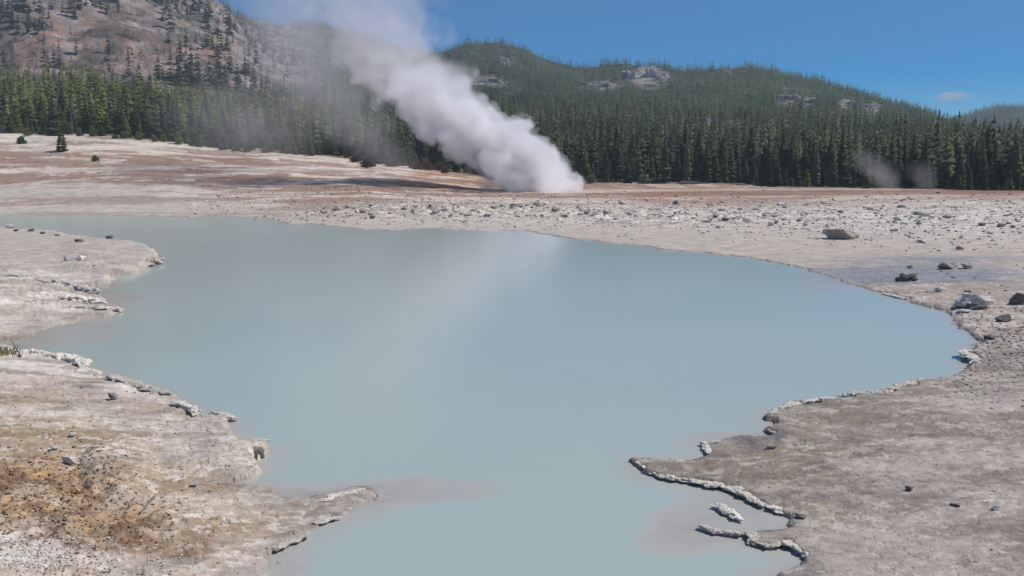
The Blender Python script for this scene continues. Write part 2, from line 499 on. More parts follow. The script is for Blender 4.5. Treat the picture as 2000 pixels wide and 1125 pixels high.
# the land
lipn = fbm(GX * 0.7, GY * 0.7, 12, 4)
lip = 0.025 + 0.075 * lipn + 0.30 * blob(230, 500, 130, 40) + 0.10 * blob(470, 860, 90, 50) + 0.03 * blob(1000, 455, 500, 14) + 0.08 * blob(1890, 690, 40, 30)
lip = lip * (1 - 0.75 * np.clip(blob(1620, 540, 90, 25) + blob(560, 1000, 110, 40) + blob(100, 640, 80, 18) + blob(1480, 1010, 60, 30) + blob(1430, 870, 70, 18), 0, 1))
soft_shore = np.clip(1.3 * blob(600, 985, 150, 50) + blob(1620, 540, 100, 25) + blob(110, 640, 120, 25) + blob(1480, 1010, 70, 40) + blob(1430, 868, 90, 20) + blob(560, 1095, 60, 40), 0, 1)
plate = sstep(2.2, 0.2, np.maximum(SDw, 0)) * (1 - 0.8 * soft_shore) * sstep(45, 20, rr)
lip = lip * (1 - 0.6 * sstep(40, 60, rr) * (PXv > 380))
rim = sstep(0.0, 1.0, SDw / np.maximum(0.05, rr * 0.006)) * lip * (1 - 0.7 * soft_shore) + sstep(0, 0.05, SDw) * plate * ((pv1 - 0.5) * 0.016)
sdl = np.maximum(SDw, 0)
leftside = sstep(700, 350, PXv) * sstep(60, 25, rr)
rightside = sstep(1100, 1400, PXv) * sstep(45, 20, rr)
rise = leftside * (0.09 * np.minimum(sdl, 9)) + rightside * (0.022 * np.minimum(sdl, 14))
crust = fbm(GX * 0.9, GY * 1.2, 21, 5, 0.55) * 9
cf = crust - np.floor(crust)
terr = (np.floor(crust) + sstep(0.72, 1.0, cf)) / 9 - 0.5
rough_amt = (0.10 - 0.05 * rightside) * (0.35 + 0.65 * fbm(GX * 0.22, GY * 0.22, 33, 3)) * sstep(0, 0.8, sdl) * sstep(150, 60, rr) + 0.34 * blob(110, 570, 200, 60) * sstep(0, 1.2, sdl) + 0.22 * blob(120, 480, 220, 40) * sstep(0, 1.2, sdl)
micro = (fbm(GX * 4.5, GY * 4.5, 27, 4, 0.6) - 0.5) * (0.050 - 0.018 * rightside) * sstep(0, 0.3, sdl) * sstep(60, 12, rr)
orange = np.clip(1.3 * blob(60, 985, 180, 75) + 1.1 * blob(210, 1040, 130, 50), 0, 1)
rubz = sstep(600, 760, PXv) * np.exp(-((PYv - np.interp(PXv, [600, 1000, 1400, 2000], [412, 412, 425, 440])) / np.interp(PXv, [700, 1400, 2000], [20, 24, 34])) ** 2)
hum = (np.abs(fbm(GX * 0.55, GY * 0.55, 41, 5, 0.6) - 0.5) * 2) * 0.55 * rubz
scr = sstep(120, 96, rr) * 0
slope_bumps = (fbm(GX * 0.12, GY * 0.20, 44, 5, 0.6) - 0.5) * 1.1 * sstep(85, 130, rr)
orub = orange * (fbm(GX * 5.0, GY * 5.0, 46, 4, 0.65) - 0.5) * 0.16
dome = 0.13 * np.clip(1 - ((PXv - 235) / 80) ** 2 - ((PYv - 935) / 64) ** 2, 0, 1) ** 0.8 * fr
flake = (pv2 - 0.5) * 0.012 * sstep(0.45, 0.62, fbm(GX * 0.4, GY * 0.4, 211, 4)) * sstep(70, 20, rr) * sstep(0, 0.4, sdl)
flake = flake + np.where(pe1 < 0.045, -0.012, 0) * sstep(0.46, 0.6, fbm(GX * 0.3, GY * 0.3, 212, 3)) * sstep(40, 12, rr) * sstep(0.2, 0.8, sdl)
LAND = LZ + rim + rise + terr * rough_amt * (1 - 0.7 * soft_shore * sstep(3, 0, sdl)) + micro + flake + hum + slope_bumps + orub + dome - 0.10
BED = -0.03 - depth
GZ = np.where(SDw > 0, np.maximum(LAND, np.maximum(rim, 0) * 0.8 + 0.006 + 0.02 * sdl), BED)
GZ = np.where(rr > 290, GZ - (rr - 290) * 0.25, GZ)

# colour of the land (plain albedo)
mudc = np.array([0.365, 0.315, 0.285], dtype=np.float32)
C = np.tile(mudc, (len(GX), 1))
s1 = fbm_a(GX * 0.35, GY * 0.55, 60, 5, 0.6); s2 = fbm(GX * 0.8, GY * 0.8, 61, 6, 0.6); s3 = fbm_a(GX * 0.045, GY * 0.17, 62, 5, 0.58)
s4 = fbm_a(GX * 0.09, GY * 0.30, 63, 5, 0.6); s5 = fbm(GX * 2.4, GY * 2.4, 64, 5, 0.65); s6 = fbm_a(GX * 0.16, GY * 0.5, 65, 5, 0.6)
# right foreground: warm mud with pale drifts
C = mixc(C, (0.43, 0.38, 0.35), sstep(0.50, 0.62, s1) * 0.65)
C = mixc(C, (0.54, 0.495, 0.465), sstep(0.57, 0.68, s2) * 0.6)
C = mixc(C, (0.245, 0.205, 0.18), sstep(0.48, 0.62, s6) * 0.6)
C = mixc(C, (0.52, 0.47, 0.445), np.clip(blob(1960, 850, 160, 120) + blob(1950, 1080, 200, 90) + blob(1880, 790, 160, 40), 0, 1) * (0.35 + 0.65 * sstep(0.42, 0.56, s2)) * 0.75)
C = mixc(C, (0.46, 0.36, 0.235), np.clip(1.4 * blob(1400, 925, 150, 36) + 1.2 * blob(1660, 800, 180, 28) + blob(1550, 1020, 80, 60) + blob(1560, 860, 80, 40), 0, 1) * (0.4 + 0.6 * sstep(0.38, 0.6, s5)) * 0.9)
# left bank
lb = leftside * (GY > 0)
C = mixc(C, (0.52, 0.435, 0.375), lb * 0.85)
C = mixc(C, (0.66, 0.615, 0.59), lb * sstep(0.46, 0.60, s1) * 0.8)
C = mixc(C, (0.34, 0.255, 0.18), lb * sstep(0.48, 0.60, s6) * 0.7)
C = mixc(C, (0.38, 0.295, 0.20), np.clip(blob(120, 860, 260, 60) + blob(330, 1000, 160, 70) + blob(470, 990, 120, 60), 0, 1) * (0.55 + 0.45 * sstep(0.4, 0.6, s5)))
C = mixc(C, (0.57, 0.51, 0.45), blob(400, 880, 110, 60) * sstep(0.42, 0.55, s5) * 0.8)
C = mixc(C, (0.41, 0.27, 0.145), orange * (0.35 + 0.65 * sstep(0.36, 0.56, s5)) * 1.0)
C = mixc(C, (0.42, 0.335, 0.245), sstep(0.0, 0.10, dome) * 0.85)
C = mixc(C, (0.17, 0.09, 0.05), (dome <= 0) * orange * sstep(0.52, 0.62, fbm(GX * 3.2, GY * 3.2, 330, 4)) * 0.8)
C = mixc(C, (0.33, 0.20, 0.13), blob(400, 1085, 140, 50) * sstep(0.42, 0.56, s5) * 0.8)
C = mixc(C, (0.62, 0.57, 0.53), np.clip(blob(20, 1095, 130, 26) + blob(120, 1120, 120, 22), 0, 1) * sstep(0.36, 0.5, s5) * 0.9)
C = mixc(C, (0.52, 0.40, 0.235), blob(110, 600, 140, 40) * sstep(0.42, 0.55, s1) * 0.55)
C = mixc(C, (0.32, 0.25, 0.20), np.clip(1.3 * blob(180, 488, 190, 26) + blob(40, 452, 150, 16), 0, 1) * (0.7 + 0.3 * sstep(0.35, 0.55, s2)))
# far flat: rust-brown and white streaks
ff = sstep(78, 108, GY)
fl = np.array([0.30, 0.205, 0.155], dtype=np.float32)
C = mixc(C, (0.47, 0.425, 0.39), sstep(30, 55, GY) * (1 - 0.4 * ff))
C = mixc(C, fl, ff * (0.75 + 0.25 * sstep(0.40, 0.56, s4)))
C = mixc(C, (0.38, 0.165, 0.06), ff * np.clip(blob(1260, 378, 140, 12) + 0.8 * blob(900, 350, 200, 16) + 0.6 * blob(1350, 400, 120, 12), 0, 1) * sstep(0.36, 0.54, s3) * 0.85)
C = mixc(C, (0.30, 0.20, 0.165), ff * np.clip(blob(1800, 388, 330, 12) + blob(300, 335, 260, 14), 0, 1) * 0.7)
C = mixc(C, (0.62, 0.55, 0.48), ff * sstep(0.56, 0.62, s3) * 0.8)
C = mixc(C, (0.66, 0.60, 0.55), ff * sstep(0.60, 0.66, s6) * 0.7)
C = mixc(C, (0.66, 0.615, 0.55), np.clip(blob(30, 268, 260, 9) + blob(200, 285, 230, 10) + blob(430, 330, 220, 6), 0, 1) * sstep(0.38, 0.52, s4) * 0.9)
C = mixc(C, (0.46, 0.42, 0.40), np.clip(blob(150, 388, 330, 30), 0, 1) * (0.5 + 0.5 * sstep(0.4, 0.55, s3)) * 0.85)
C = mixc(C, (0.70, 0.665, 0.625), rubz * sstep(0.40, 0.54, s5) * 0.9)
C = mixc(C, (0.27, 0.235, 0.205), rubz * sstep(0.52, 0.62, s2) * 0.55)
runoff = np.clip(1.4 * blob(1740, 532, 170, 20) + 1.1 * blob(1900, 545, 160, 14) + 0.8 * blob(1850, 506, 150, 6), 0, 1) * sstep(0.36, 0.54, fbm_a(GX * 0.35, GY * 0.5, 340, 4))
C = mixc(C, (0.33, 0.345, 0.39), runoff * 0.65)
# forest floor
tdv = np.interp(1000 + F * np.tan(np.clip(A_.ravel(), -R(50), R(50))) / CP, TC, T_D)
C = mixc(C, (0.13, 0.105, 0.07), sstep(-2, 5, GY - tdv + (s2 - 0.5) * 8))
# rim: pale crust on the lip, wet below
C = mixc(C, (0.60, 0.55, 0.48), sstep(0.02, 0.10, sdl) * sstep(0.55, 0.2, sdl) * sstep(0.42, 0.56, s5) * sstep(60, 30, rr) * 0.8)
C = C * (1 + 0.30 * (pv2 - 0.5) * sstep(70, 25, rr) + 0.22 * (pv1 - 0.5) * sstep(90, 30, rr))[:, None]
C = mixc(C, (0.60, 0.55, 0.49), plate * sstep(0.55, 0.8, pv1) * sstep(0.3, 0.6, pv2) * 0.7)
C = mixc(C, (0.18, 0.15, 0.13), sstep(0.05, 0.0, pe2) * sstep(0.5, 0.64, fbm(GX * 0.5, GY * 0.5, 213, 4)) * sstep(45, 15, rr) * 0.5)
chip = fbm(GX * 7, GY * 9, 320, 3, 0.6); area = fbm(GX * 0.35, GY * 0.35, 321, 3)
C = mixc(C, (0.70, 0.665, 0.63), (1 - 0.8 * orange) * sstep(0.66, 0.70, chip + 0.25 * (area - 0.5)) * sstep(60, 25, rr) * (GY > 0) * 0.8)
C = mixc(C, (0.20, 0.165, 0.14), sstep(0.33, 0.29, chip + 0.2 * (area - 0.5)) * sstep(50, 20, rr) * 0.5)
dr = fbm_a((GX * 0.9 + GY * 0.35) * 0.28, (GY - GX * 0.25) * 0.9, 322, 6, 0.62)
C = mixc(C, (0.58, 0.53, 0.495), rightside * sstep(0.55, 0.61, dr) * 0.5)
C = mixc(C, (0.285, 0.25, 0.23), rightside * sstep(0.47, 0.41, dr) * 0.6)
C = mixc(C, (0.70, 0.655, 0.615), lb * np.clip(blob(150, 745, 260, 60) + blob(100, 570, 220, 60), 0, 1) * sstep(0.42, 0.54, s1) * 0.8)
C = mixc(C, (0.68, 0.62, 0.575), lb * (1 - 0.8 * orange) * sstep(0.52, 0.58, dr) * 0.45)
C = mixc(C, (0.33, 0.26, 0.20), lb * sstep(0.46, 0.40, dr) * 0.55)
wl = np.clip(1.3 * blob(120, 735, 260, 46) + 1.1 * blob(90, 575, 190, 50) + 0.8 * blob(390, 860, 90, 50), 0, 1) * (GY > 0)
C = mixc(C, (0.66, 0.605, 0.565), wl * (0.45 + 0.55 * sstep(0.40, 0.54, dr)) * 0.85)
C = mixc(C, (0.30, 0.245, 0.205), wl * sstep(0.60, 0.66, fbm_a(GX * 0.8, GY * 2.2, 350, 5)) * 0.7)
C = mixc(C, (0.56, 0.505, 0.48), rightside * np.clip(blob(1960, 850, 130, 90) + blob(1930, 1060, 170, 60) + blob(1860, 770, 150, 26), 0, 1) * sstep(0.44, 0.56, dr) * 0.6)
fade = fbm(GX * 1.6, GY * 1.6, 351, 5, 0.6)
C = mixc(C, (0.24, 0.205, 0.18), rightside * sstep(0.60, 0.70, fade) * 0.35)
C = mixc(C, (0.60, 0.55, 0.50), rightside * sstep(0.62, 0.68, fbm(GX * 3.1, GY * 3.6, 352, 5, 0.6)) * 0.6)
band = np.clip(blob(1500, 384, 420, 9) + blob(1950, 394, 240, 8) + blob(1000, 365, 260, 10), 0, 1)
C = mixc(C, (0.245, 0.140, 0.090), ff * band * (0.55 + 0.45 * sstep(0.4, 0.5, s4)) * 0.9)
C = C * (1.08 - 0.20 * rightside)[:, None] * np.array([1.025, 1.0, 0.955], dtype=np.float32)
wet = np.clip(sstep(0.5, 0.0, sdl) * 0.6 + shelf * sstep(1.6, 0.1, sdl), 0, 1) * (rr < 100)
wet = np.clip(wet + runoff * 0.9, 0, 1)
bedm = (SDw <= 0).astype(np.float32)
C = mixc(C, (0.50, 0.43, 0.34), bedm)
C = mixc(C, (0.58, 0.49, 0.37), bedm * sstep(0.45, 0.6, s2))
C = mixc(C, (0.50, 0.46, 0.46), bedm * np.clip(blob(860, 945, 200, 40) + blob(1440, 845, 100, 20) + blob(1640, 545, 120, 25), 0, 1) * 0.8)
C = C * (1 - 0.22 * wet)[:, None]
C = np.clip(C, 0.01, 0.8)

NR, NA = R_.shape
idx = np.arange(NR * NA).reshape(NR, NA)
Q = np.stack([idx[:-1, :-1], idx[:-1, 1:], idx[1:, 1:], idx[1:, :-1]], -1).reshape(-1, 4)
Q = Q[:, ::-1]
ground = mesh_np("ground", np.stack([GX, GY, GZ], -1), Q, M_GROUND, True, cols=C, flt={"wet": wet})
tag(ground, "pale sinter flats and muddy banks round the hot spring pool", kind="structure")

# water: the same plan, wherever the bed lies under the level
low = (SDw < 0.30).reshape(NR, NA) & (R_ < 130)
qm = low[:-1, :-1] | low[:-1, 1:] | low[1:, 1:] | low[1:, :-1]
WQ = Q.reshape(NR - 1, NA - 1, 4)[qm]
used = np.unique(WQ)
remap = np.zeros(NR * NA, dtype=np.int64); remap[used] = np.arange(len(used))
WV = np.stack([GX[used], GY[used], np.zeros(len(used))], -1)
water = mesh_np("water", WV, remap[WQ], M_WATER, True, flt={"depth": np.maximum(-GZ[used], 0)})
tag(water, "opaque milky blue water of the hot spring pool", kind="structure")

# ------------------------------------------------------------------ hills
OUTCROPS = [  # px, py of the middle, width, height in photograph pixels, depth search start, lumps
 (1262, 150, 96, 44, 640, 6), (1175, 166, 90, 22, 620, 5), (952, 160, 66, 18, 560, 5), (985, 118, 14, 12, 700, 2), (1534, 194, 44, 20, 560, 4), (1580, 200, 30, 18, 560, 3),
 (1652, 204, 30, 16, 560, 3), (1705, 212, 40, 20, 560, 4), (1436, 244, 44, 14, 380, 4), (1386, 238, 12, 12, 380, 2), (1835, 242, 30, 10, 640, 3)]
haz = np.linspace(-R(62), R(62), 640)
hr = np.concatenate([np.arange(272, 700, 4.0), np.arange(700, 1000, 6.0), np.arange(1000, 1610, 12)])
HA, HR = np.meshgrid(haz, hr)
hd = np.minimum(HR.ravel(), 1610) / np.cos(np.clip(HA.ravel(), -R(50), R(50)))     # equal depth rows, so that the ridge lines stay whole
HX = hd * np.sin(HA.ravel()); HY = hd * np.cos(HA.ravel())
HZ = land_z(HX, HY) - 0.6 * (HR.ravel() < 290)
hpx, hpy = project(HX, HY, HZ)
h1 = fbm(HX / 30, HY / 30, 70, 5, 0.6); h2 = fbm(HX / 8, HY / 8, 71, 5, 0.6)
HCc = np.tile(np.array([0.070, 0.076, 0.050], dtype=np.float32), (len(HX), 1))
mtn = sstep(700, 560, hpx) * sstep(300, 380, HY)
HCc = mixc(HCc, (0.270, 0.216, 0.195), mtn)
pink = np.clip(np.exp(-(((hpx - 190) / 150) ** 2 + ((hpy - 85) / 48) ** 2)) + 0.8 * np.exp(-(((hpx - 60) / 110) ** 2 + ((hpy - 95) / 30) ** 2)) + 0.7 * np.exp(-(((hpx - 390) / 60) ** 2 + ((hpy - 95) / 25) ** 2)), 0, 1)
HCc = mixc(HCc, (0.335, 0.195, 0.145), mtn * pink * (0.4 + 0.6 * sstep(0.35, 0.6, h1)))
HCc = mixc(HCc, (0.33, 0.31, 0.31), mtn * sstep(0.52, 0.64, h2) * 0.6)
HCc = mixc(HCc, (0.095, 0.09, 0.078), mtn * sstep(0.50, 0.62, fbm(HX / 15, HY / 15, 72, 5, 0.6)) * 0.75)
for (ox, oy, ow, oh, od, on) in OUTCROPS:
    HCc = mixc(HCc, (0.30, 0.28, 0.27), np.exp(-(((hpx - ox) / (ow * 0.42)) ** 2 + ((hpy - oy) / (oh * 0.6)) ** 2) ** 2) * (HY > od * 0.7) * sstep(0.40, 0.52, h2) * 0.9)
HCc = mixc(HCc, (0.28, 0.26, 0.25), (1 - mtn) * sstep(0.66, 0.74, h1) * 0.7)
hidx = np.arange(len(HX)).reshape(HR.shape)
HQ = np.stack([hidx[:-1, :-1], hidx[:-1, 1:], hidx[1:, 1:], hidx[1:, :-1]], -1).reshape(-1, 4)[:, ::-1]
hills = mesh_np("hills", np.stack([HX, HY, HZ], -1), HQ, M_HILLS, True, cols=np.clip(HCc, 0.01, 0.8))
tag(hills, "steep scree mountain and lower wooded hills behind the flat", kind="structure")

# ------------------------------------------------------------------ trees
def blade_tree(rnd, H, rad, whorls, per, base=0.12, two=True, droop=0.35, gap=0.0):
    """crown of a conifer: whorls of flat needle sprays; returns V, triangles"""
    V, T = [], []
    for i in range(whorls):
        t = (i + rnd.uniform(-0.3, 0.3)) / whorls
        t = min(max(t, 0), 0.985)
        z = H * (base + (1 - base) * t)
        rr_ = rad * ((1 - t) ** 0.85) * rnd.uniform(0.75, 1.15) + 0.03 * H * (1 - t) * 0.3
        if t < 0.12: rr_ *= 0.72
        n = max(3, int(round(per * (1 - 0.45 * t))))
        a0 = rnd.uniform(0, 6.28)
        for k in range(n):
            if rnd.random() < gap: continue
            a = a0 + 6.2832 * k / n + rnd.uniform(-0.3, 0.3)
            L = rr_ * rnd.uniform(0.65, 1.2)
            ca, sa = math.cos(a), math.sin(a)
            zt = z - L * droop * rnd.uniform(0.3, 1.4)
            wd = L * rnd.uniform(0.30, 0.46) + 0.02 * H
            b = len(V)
            zt0 = z + 0.035 * H
            V += [(0, 0, zt0), (ca * L * 0.6 - sa * wd, sa * L * 0.6 + ca * wd, (z + zt) / 2 - 0.02 * H), (ca * L, sa * L, zt), (ca * L * 0.6 + sa * wd, sa * L * 0.6 - ca * wd, (z + zt) / 2 - 0.02 * H)]
            T += [(b, b + 1, b + 2), (b, b + 2, b + 3)]
            if two:
                b = len(V)
                V += [(ca * L * 0.12, sa * L * 0.12, zt0 + 0.03 * H), (ca * L * 0.9, sa * L * 0.9, zt + 0.03 * H), (ca * L * 0.55, sa * L * 0.55, (z + zt) / 2 - 0.07 * H)]
                T += [(b, b + 1, b + 2)]
    b = len(V)
    V += [(-0.012 * H, 0, 0.93 * H), (0.012 * H, 0, 0.93 * H), (0, 0, H), (0, 0.012 * H, 0.93 * H), (0, -0.012 * H, 0.93 * H)]
    T += [(b, b + 1, b + 2), (b + 3, b + 4, b + 2)]
    return np.array(V, dtype=np.float32), np.array(T, dtype=np.int64)

def tube(pts, rads, n=6, seed=0):
    rnd = random.Random(seed)
    V, Fc = [], []
    pts = [Vector(p) for p in pts]
    for i, p in enumerate(pts):
        d = (pts[min(i + 1, len(pts) - 1)] - pts[max(i - 1, 0)]).normalized()
        u = d.orthogonal().normalized(); v = d.cross(u)
        for k in range(n):
            a = 6.2832 * k / n
            V.append(p + (u * math.cos(a) + v * math.sin(a)) * rads[i] * rnd.uniform(0.85, 1.15))
    for i in range(len(pts) - 1):
        for k in range(n):
            Fc.append((i * n + k, i * n + (k + 1) % n, (i + 1) * n + (k + 1) % n, (i + 1) * n + k))
    Fc.append(tuple(range(n))[::-1]); Fc.append(tuple(range((len(pts) - 1) * n, len(pts) * n)))
    return [tuple(v) for v in V], Fc

def join(parts):
    V, Fc = [], []
    for v, f in parts:
        b = len(V)
        V += list(v); Fc += [tuple(i + b for i in q) for q in f]
    return V, Fc

def data_of(name, V, Fc, mat):
    me = bpy.data.meshes.new(name)
    me.from_pydata([tuple(map(float, v)) for v in V], [], [tuple(int(i) for i in f) for f in Fc])
    me.materials.append(mat)
    return me

def empty(name, loc, rz=0.0, sc=1.0):
    o = bpy.data.objects.new(name, None)
    o.empty_display_size = 0.2
    o.location = loc; o.rotation_euler = (0, 0, rz); o.scale = (sc, sc, sc)
    return link(o)

PROTO = {}      # kind -> list of (trunk mesh, crown mesh)
def tree_protos():
    rnd = random.Random(5)
    for kind, mat, rad, wh, per, base, n, gap in (("pine", M_PINE, 0.195, 18, 8, 0.10, 5, 0.06), ("spruce", M_SPRUCE, 0.20, 19, 8, 0.05, 3, 0.03), ("young", M_YOUNG, 0.28, 12, 8, 0.03, 4, 0.05)):
        L = []
        for i in range(n):
            V, T = blade_tree(rnd, 1.0, rad * rnd.uniform(0.85, 1.2), wh, per, base * rnd.uniform(0.7, 1.5), True, 0.35 if kind != "young" else -0.15, gap)
            crown = data_of("crown", V, T, mat)
            lean = rnd.uniform(-0.012, 0.012)
            tv, tf = tube([(0, 0, -0.06), (lean, 0, 0.4), (0, 0, 0.97)], [0.016, 0.011, 0.003], 6, i)
            L.append((data_of("trunk", tv, tf, M_BARK), crown))
        PROTO[kind] = L
    L = []
    for i in range(3):
        tv = tube([(0, 0, -0.05), (rnd.uniform(-.01, .01), 0, 0.45), (rnd.uniform(-.02, .02), 0, 1)], [0.014, 0.010, 0.003], 6, i)
        zs = sorted(rnd.uniform(0.25, 0.97) for _ in range(28))
        L.append((data_of("trunk", *tv, M_SNAG), None))
        RV = []; 
        for k, z in enumerate(zs): RV += [(math.cos(q) * 0.012 * (1.05 - z), math.sin(q) * 0.012 * (1.05 - z), z) for q in (0, 2.094, 4.189)]
        FV = []
        TV = []
        for k in range(len(zs) - 1):
            for q in range(3): FV.append((k * 3 + q, k * 3 + (q + 1) % 3, k * 3 + 3 + (q + 1) % 3, k * 3 + 3 + q))
            z = zs[k]; q = k % 3; q2 = (q + 1) % 3; am = 2.094 * (q + 0.5) + rnd.uniform(-0.8, 0.8); l = (1.08 - z) * rnd.uniform(0.10, 0.24)
            TV.append((math.cos(am) * l, math.sin(am) * l, z - l * rnd.uniform(-0.3, 0.5)))
            t_ = len(zs) * 3 + len(TV) - 1
            FV += [(k * 3 + q, k * 3 + q2, t_), (k * 3 + q2, k * 3 + 3 + q, t_), (k * 3 + 3 + q, k * 3 + q, t_)]
        L[-1] = (L[-1][0], data_of("branches", RV + TV, FV, M_SNAG))
    PROTO["snag"] = L
tree_protos()

NAMES = {"pine": "pine_tree", "spruce": "spruce_tree", "young": "young_pine_tree", "snag": "dead_tree"}
def put_tree(kind, x, y, z, H, label, group, i=None):
    tr, cr = random.choice(PROTO[kind]) if i is None else PROTO[kind][i % len(PROTO[kind])]
    e = empty(NAMES[kind], (x, y, z), random.uniform(0, 6.28), H)
    wd = random.uniform(0.85, 1.25)
    e.scale = (H * wd, H * wd, H)
    a = bpy.data.objects.new("trunk", tr); link(a, e)
    b = bpy.data.objects.new("branches" if kind == "snag" else "crown", cr); link(b, e)
    tag(e, label, "dead tree" if kind == "snag" else "tree", group)
    return e

def zone_text(px):
    for lim, txt in ((90, "at the far end of the white slope under the scree mountain"), (230, "behind the lone little pine on the white slope"),
                     (420, "under the scree mountain, past the lone little pine"), (600, "in the mist between the lone pine and the steam"),
                     (720, "at the forest edge above the dark dead bush"), (900, "behind the brown dry brush beside the steam"),
                     (1160, "right behind the foot of the big steam plume"), (1300, "at the forest edge just right of the big steam plume"),
                     (1450, "at the forest edge behind the bleached fallen trunks"), (1640, "between the fallen trunks and the small steam wisps"),
                     (1860, "at the forest edge behind the small steam wisps"), (9999, "at the forest edge past the small steam wisps")):
        if px < lim: return txt
ADJ = {"pine": "green pine", "spruce": "dark conifer", "young": "bushy young pine", "snag": "bare grey dead tree"}

edge_xy = []
def try_place(px, back, dmin):
    d = float(np.interp(px, TC, T_D)) + back
    x = (px - 1000) / F * CP * d
    for (a, b) in edge_xy:
        if (a - x) ** 2 + ((b - d) * 0.8) ** 2 < dmin * dmin: return None
    edge_xy.append((x, d))
    return x, d, float(land_z(np.array([x]), np.array([d]))[0])

rt = random.Random(21)
count = 0
for row, (b0, b1, step, hl, hh) in enumerate(((0, 3, 22, 1.6, 5.0), (3, 8, 16, 3.4, 8.2), (8, 15, 17, 4.4, 9.6))):
    px = -60 + row * 9
    while px < 2060:
        p = px + rt.uniform(-8, 8)
        px += step * rt.uniform(0.75, 1.25)
        if row == 0 and rt.random() < 0.35: continue
        q = try_place(p, rt.uniform(b0, b1), 1.1)
        if not q: continue
        u = rt.random()
        if p < 700: kind = "young" if u < (0.62 if row == 0 else 0.50) else "pine" if u < 0.86 else "spruce" if u < 0.98 else "snag"
        else: kind = "young" if u < (0.42 if row == 0 else 0.12) else "pine" if u < 0.72 else "spruce" if u < 0.978 else "snag"
        H = rt.uniform(hl, hh) * (1.08 if p < 700 else 0.98)
        if kind == "young": H *= 0.72
        z = q[2]
        depth_word = ("small " if H < 3.6 else "tall " if H > 7.4 else "")
        put_tree(kind, q[0], q[1], z - 0.15, H, depth_word + ADJ[kind] + " " + zone_text(p), "trees along the forest edge")
        count += 1
print("edge trees", count)

# trees that stand out
def at_px(px, py): return hit(px, py)
x, y, z = at_px(121, 296)
put_tree("young", x, y, z - 0.1, 4.2, "lone little dark pine standing out on the white slope", None, 1)
x, y, z = at_px(106, 266)
e = put_tree("spruce", x, y, z - 0.1, 7.6, "dark bushy conifer right above the lone little pine", None, 0)
x, y, z = at_px(141, 264)
e = put_tree("snag", x, y, z - 0.1, 5.4, "thin pale dead trunk beside the dark bushy conifer", None, 0)
x, y, z = at_px(1110, 357)
e = put_tree("snag", x - 1, y + 2, z - 0.1, 9.5, "tall bleached snag with bent branches above the steam vent", None, 1)

# --- the rest of the forest: one mass
FPROT = {}
def forest_protos():
    rnd = random.Random(9)
    FPROT["near"] = [blade_tree(rnd, 1.0, rnd.uniform(0.17, 0.23), 9, 6, rnd.uniform(0.04, 0.14), False, 0.4) for _ in range(7)]
    FPROT["mid"] = [blade_tree(rnd, 1.0, rnd.uniform(0.18, 0.24), 7, 5, 0.04, False, 0.4) for _ in range(6)]
    FPROT["far"] = [blade_tree(rnd, 1.0, rnd.uniform(0.22, 0.28), 5, 4, 0.03, False, 0.4) for _ in range(6)]
forest_protos()

fx, fy, fz, fh, fl_, fc = [], [], [], [], [], []
def scatter(n, d0, d1, az0, az1, keep, hmin, hmax, lod, dmin=None):
    az = rng.uniform(az0, az1, n)
    d = np.sqrt(rng.uniform(d0 * d0, d1 * d1, n))
    x = np.tan(az) * d
    z = land_z(x, d)
    px, py = project(x, d, z)
    td = np.interp(1000 + F * np.tan(az) / CP, TC, T_D)
    ok = (d > td + 9) & keep(px, py, d, x)
    H = rng.uniform(hmin, hmax, n) * (0.8 + 0.4 * fbm(x / 20, d / 20, 80, 3))
    for i in np.nonzero(ok)[0]:
        fx.append(x[i]); fy.append(d[i]); fz.append(z[i]); fh.append(H[i]); fl_.append(lod)
def no_rock(px, py, d, x=None):
    m = np.ones(px.shape, bool)
    nz = fbm(px / 14, py / 9, 97, 4)
    for (cx, cy, w_, h_, dd, n_) in OUTCROPS:
        dn = 7.0 * F / np.maximum(d, 100)
        q = ((px - cx) / (w_ * 0.56)) ** 2 + ((py - cy - dn * 0.30) / (h_ * 0.42 + dn * 0.42)) ** 2
        m &= ~((q < 0.35 + 1.1 * nz) & (d > dd * 0.70))
    return m
def keep_hill(px, py, d, x):
    mt = (px < 600 + 30 * np.sin(py * 0.2)) & (d > 318)
    p = np.where(px > 560, 1.0, 1.0)
    thin = fbm(x / 30, d / 30, 70, 5, 0.6)
    return (~mt) & no_rock(px, py, d) & (rng.random(px.shape) < np.where(thin > 0.60, 0.30, p * np.where(d < 340, 0.55 + 0.9 * fbm(x / 11, d / 11, 77, 3), 1.0)))
scatter(2600, 130, 215, -R(31), R(31), keep_hill, 5.5, 9.5, 0)
scatter(8000, 200, 340, -R(32), R(32), keep_hill, 5.5, 9.5, 0)
scatter(9500, 340, 520, -R(32), R(32), keep_hill, 5.5, 9.0, 1)
scatter(26000, 520, 940, -R(33), R(33), keep_hill, 5.0, 8.5, 2)
scatter(11000, 1250, 1560, R(18), R(34), lambda px, py, d, x: no_rock(px, py, d), 7, 11, 2)
def keep_mtn(px, py, d, x):
    n_ = fbm(x / 38, d / 38, 90, 4)
    dens = np.where(py < 72 - px * 0.10, 0.8, 0.22)
    dens = np.where((px > 250) & (py < 90), 0.30, dens)
    dens = np.where((px > 430) & (py < 110), 0.42, dens)
    dens = dens * np.clip((n_ - 0.30) * 4.2, 0.08, 1.5)
    return (px < 640) & (d > 318) & (rng.random(px.shape) < dens)
scatter(4200, 320, 640, -R(33), -R(9), keep_mtn, 4.5, 14, 0)
scatter(7000, 320, 640, -R(33), -R(9), lambda px, py, d, x: (px < 640) & (d > 318) & (fbm(x / 14, d / 14, 91, 4) + 0.25 * rng.random(px.shape) > 0.62), 1.2, 3.6, 2)
scatter(6000, 640, 940, -R(24), -R(9), keep_mtn, 5, 9, 2)
fx = np.array(fx); fy = np.array(fy); fz = np.array(fz); fh = np.array(fh); fl_ = np.array(fl_)
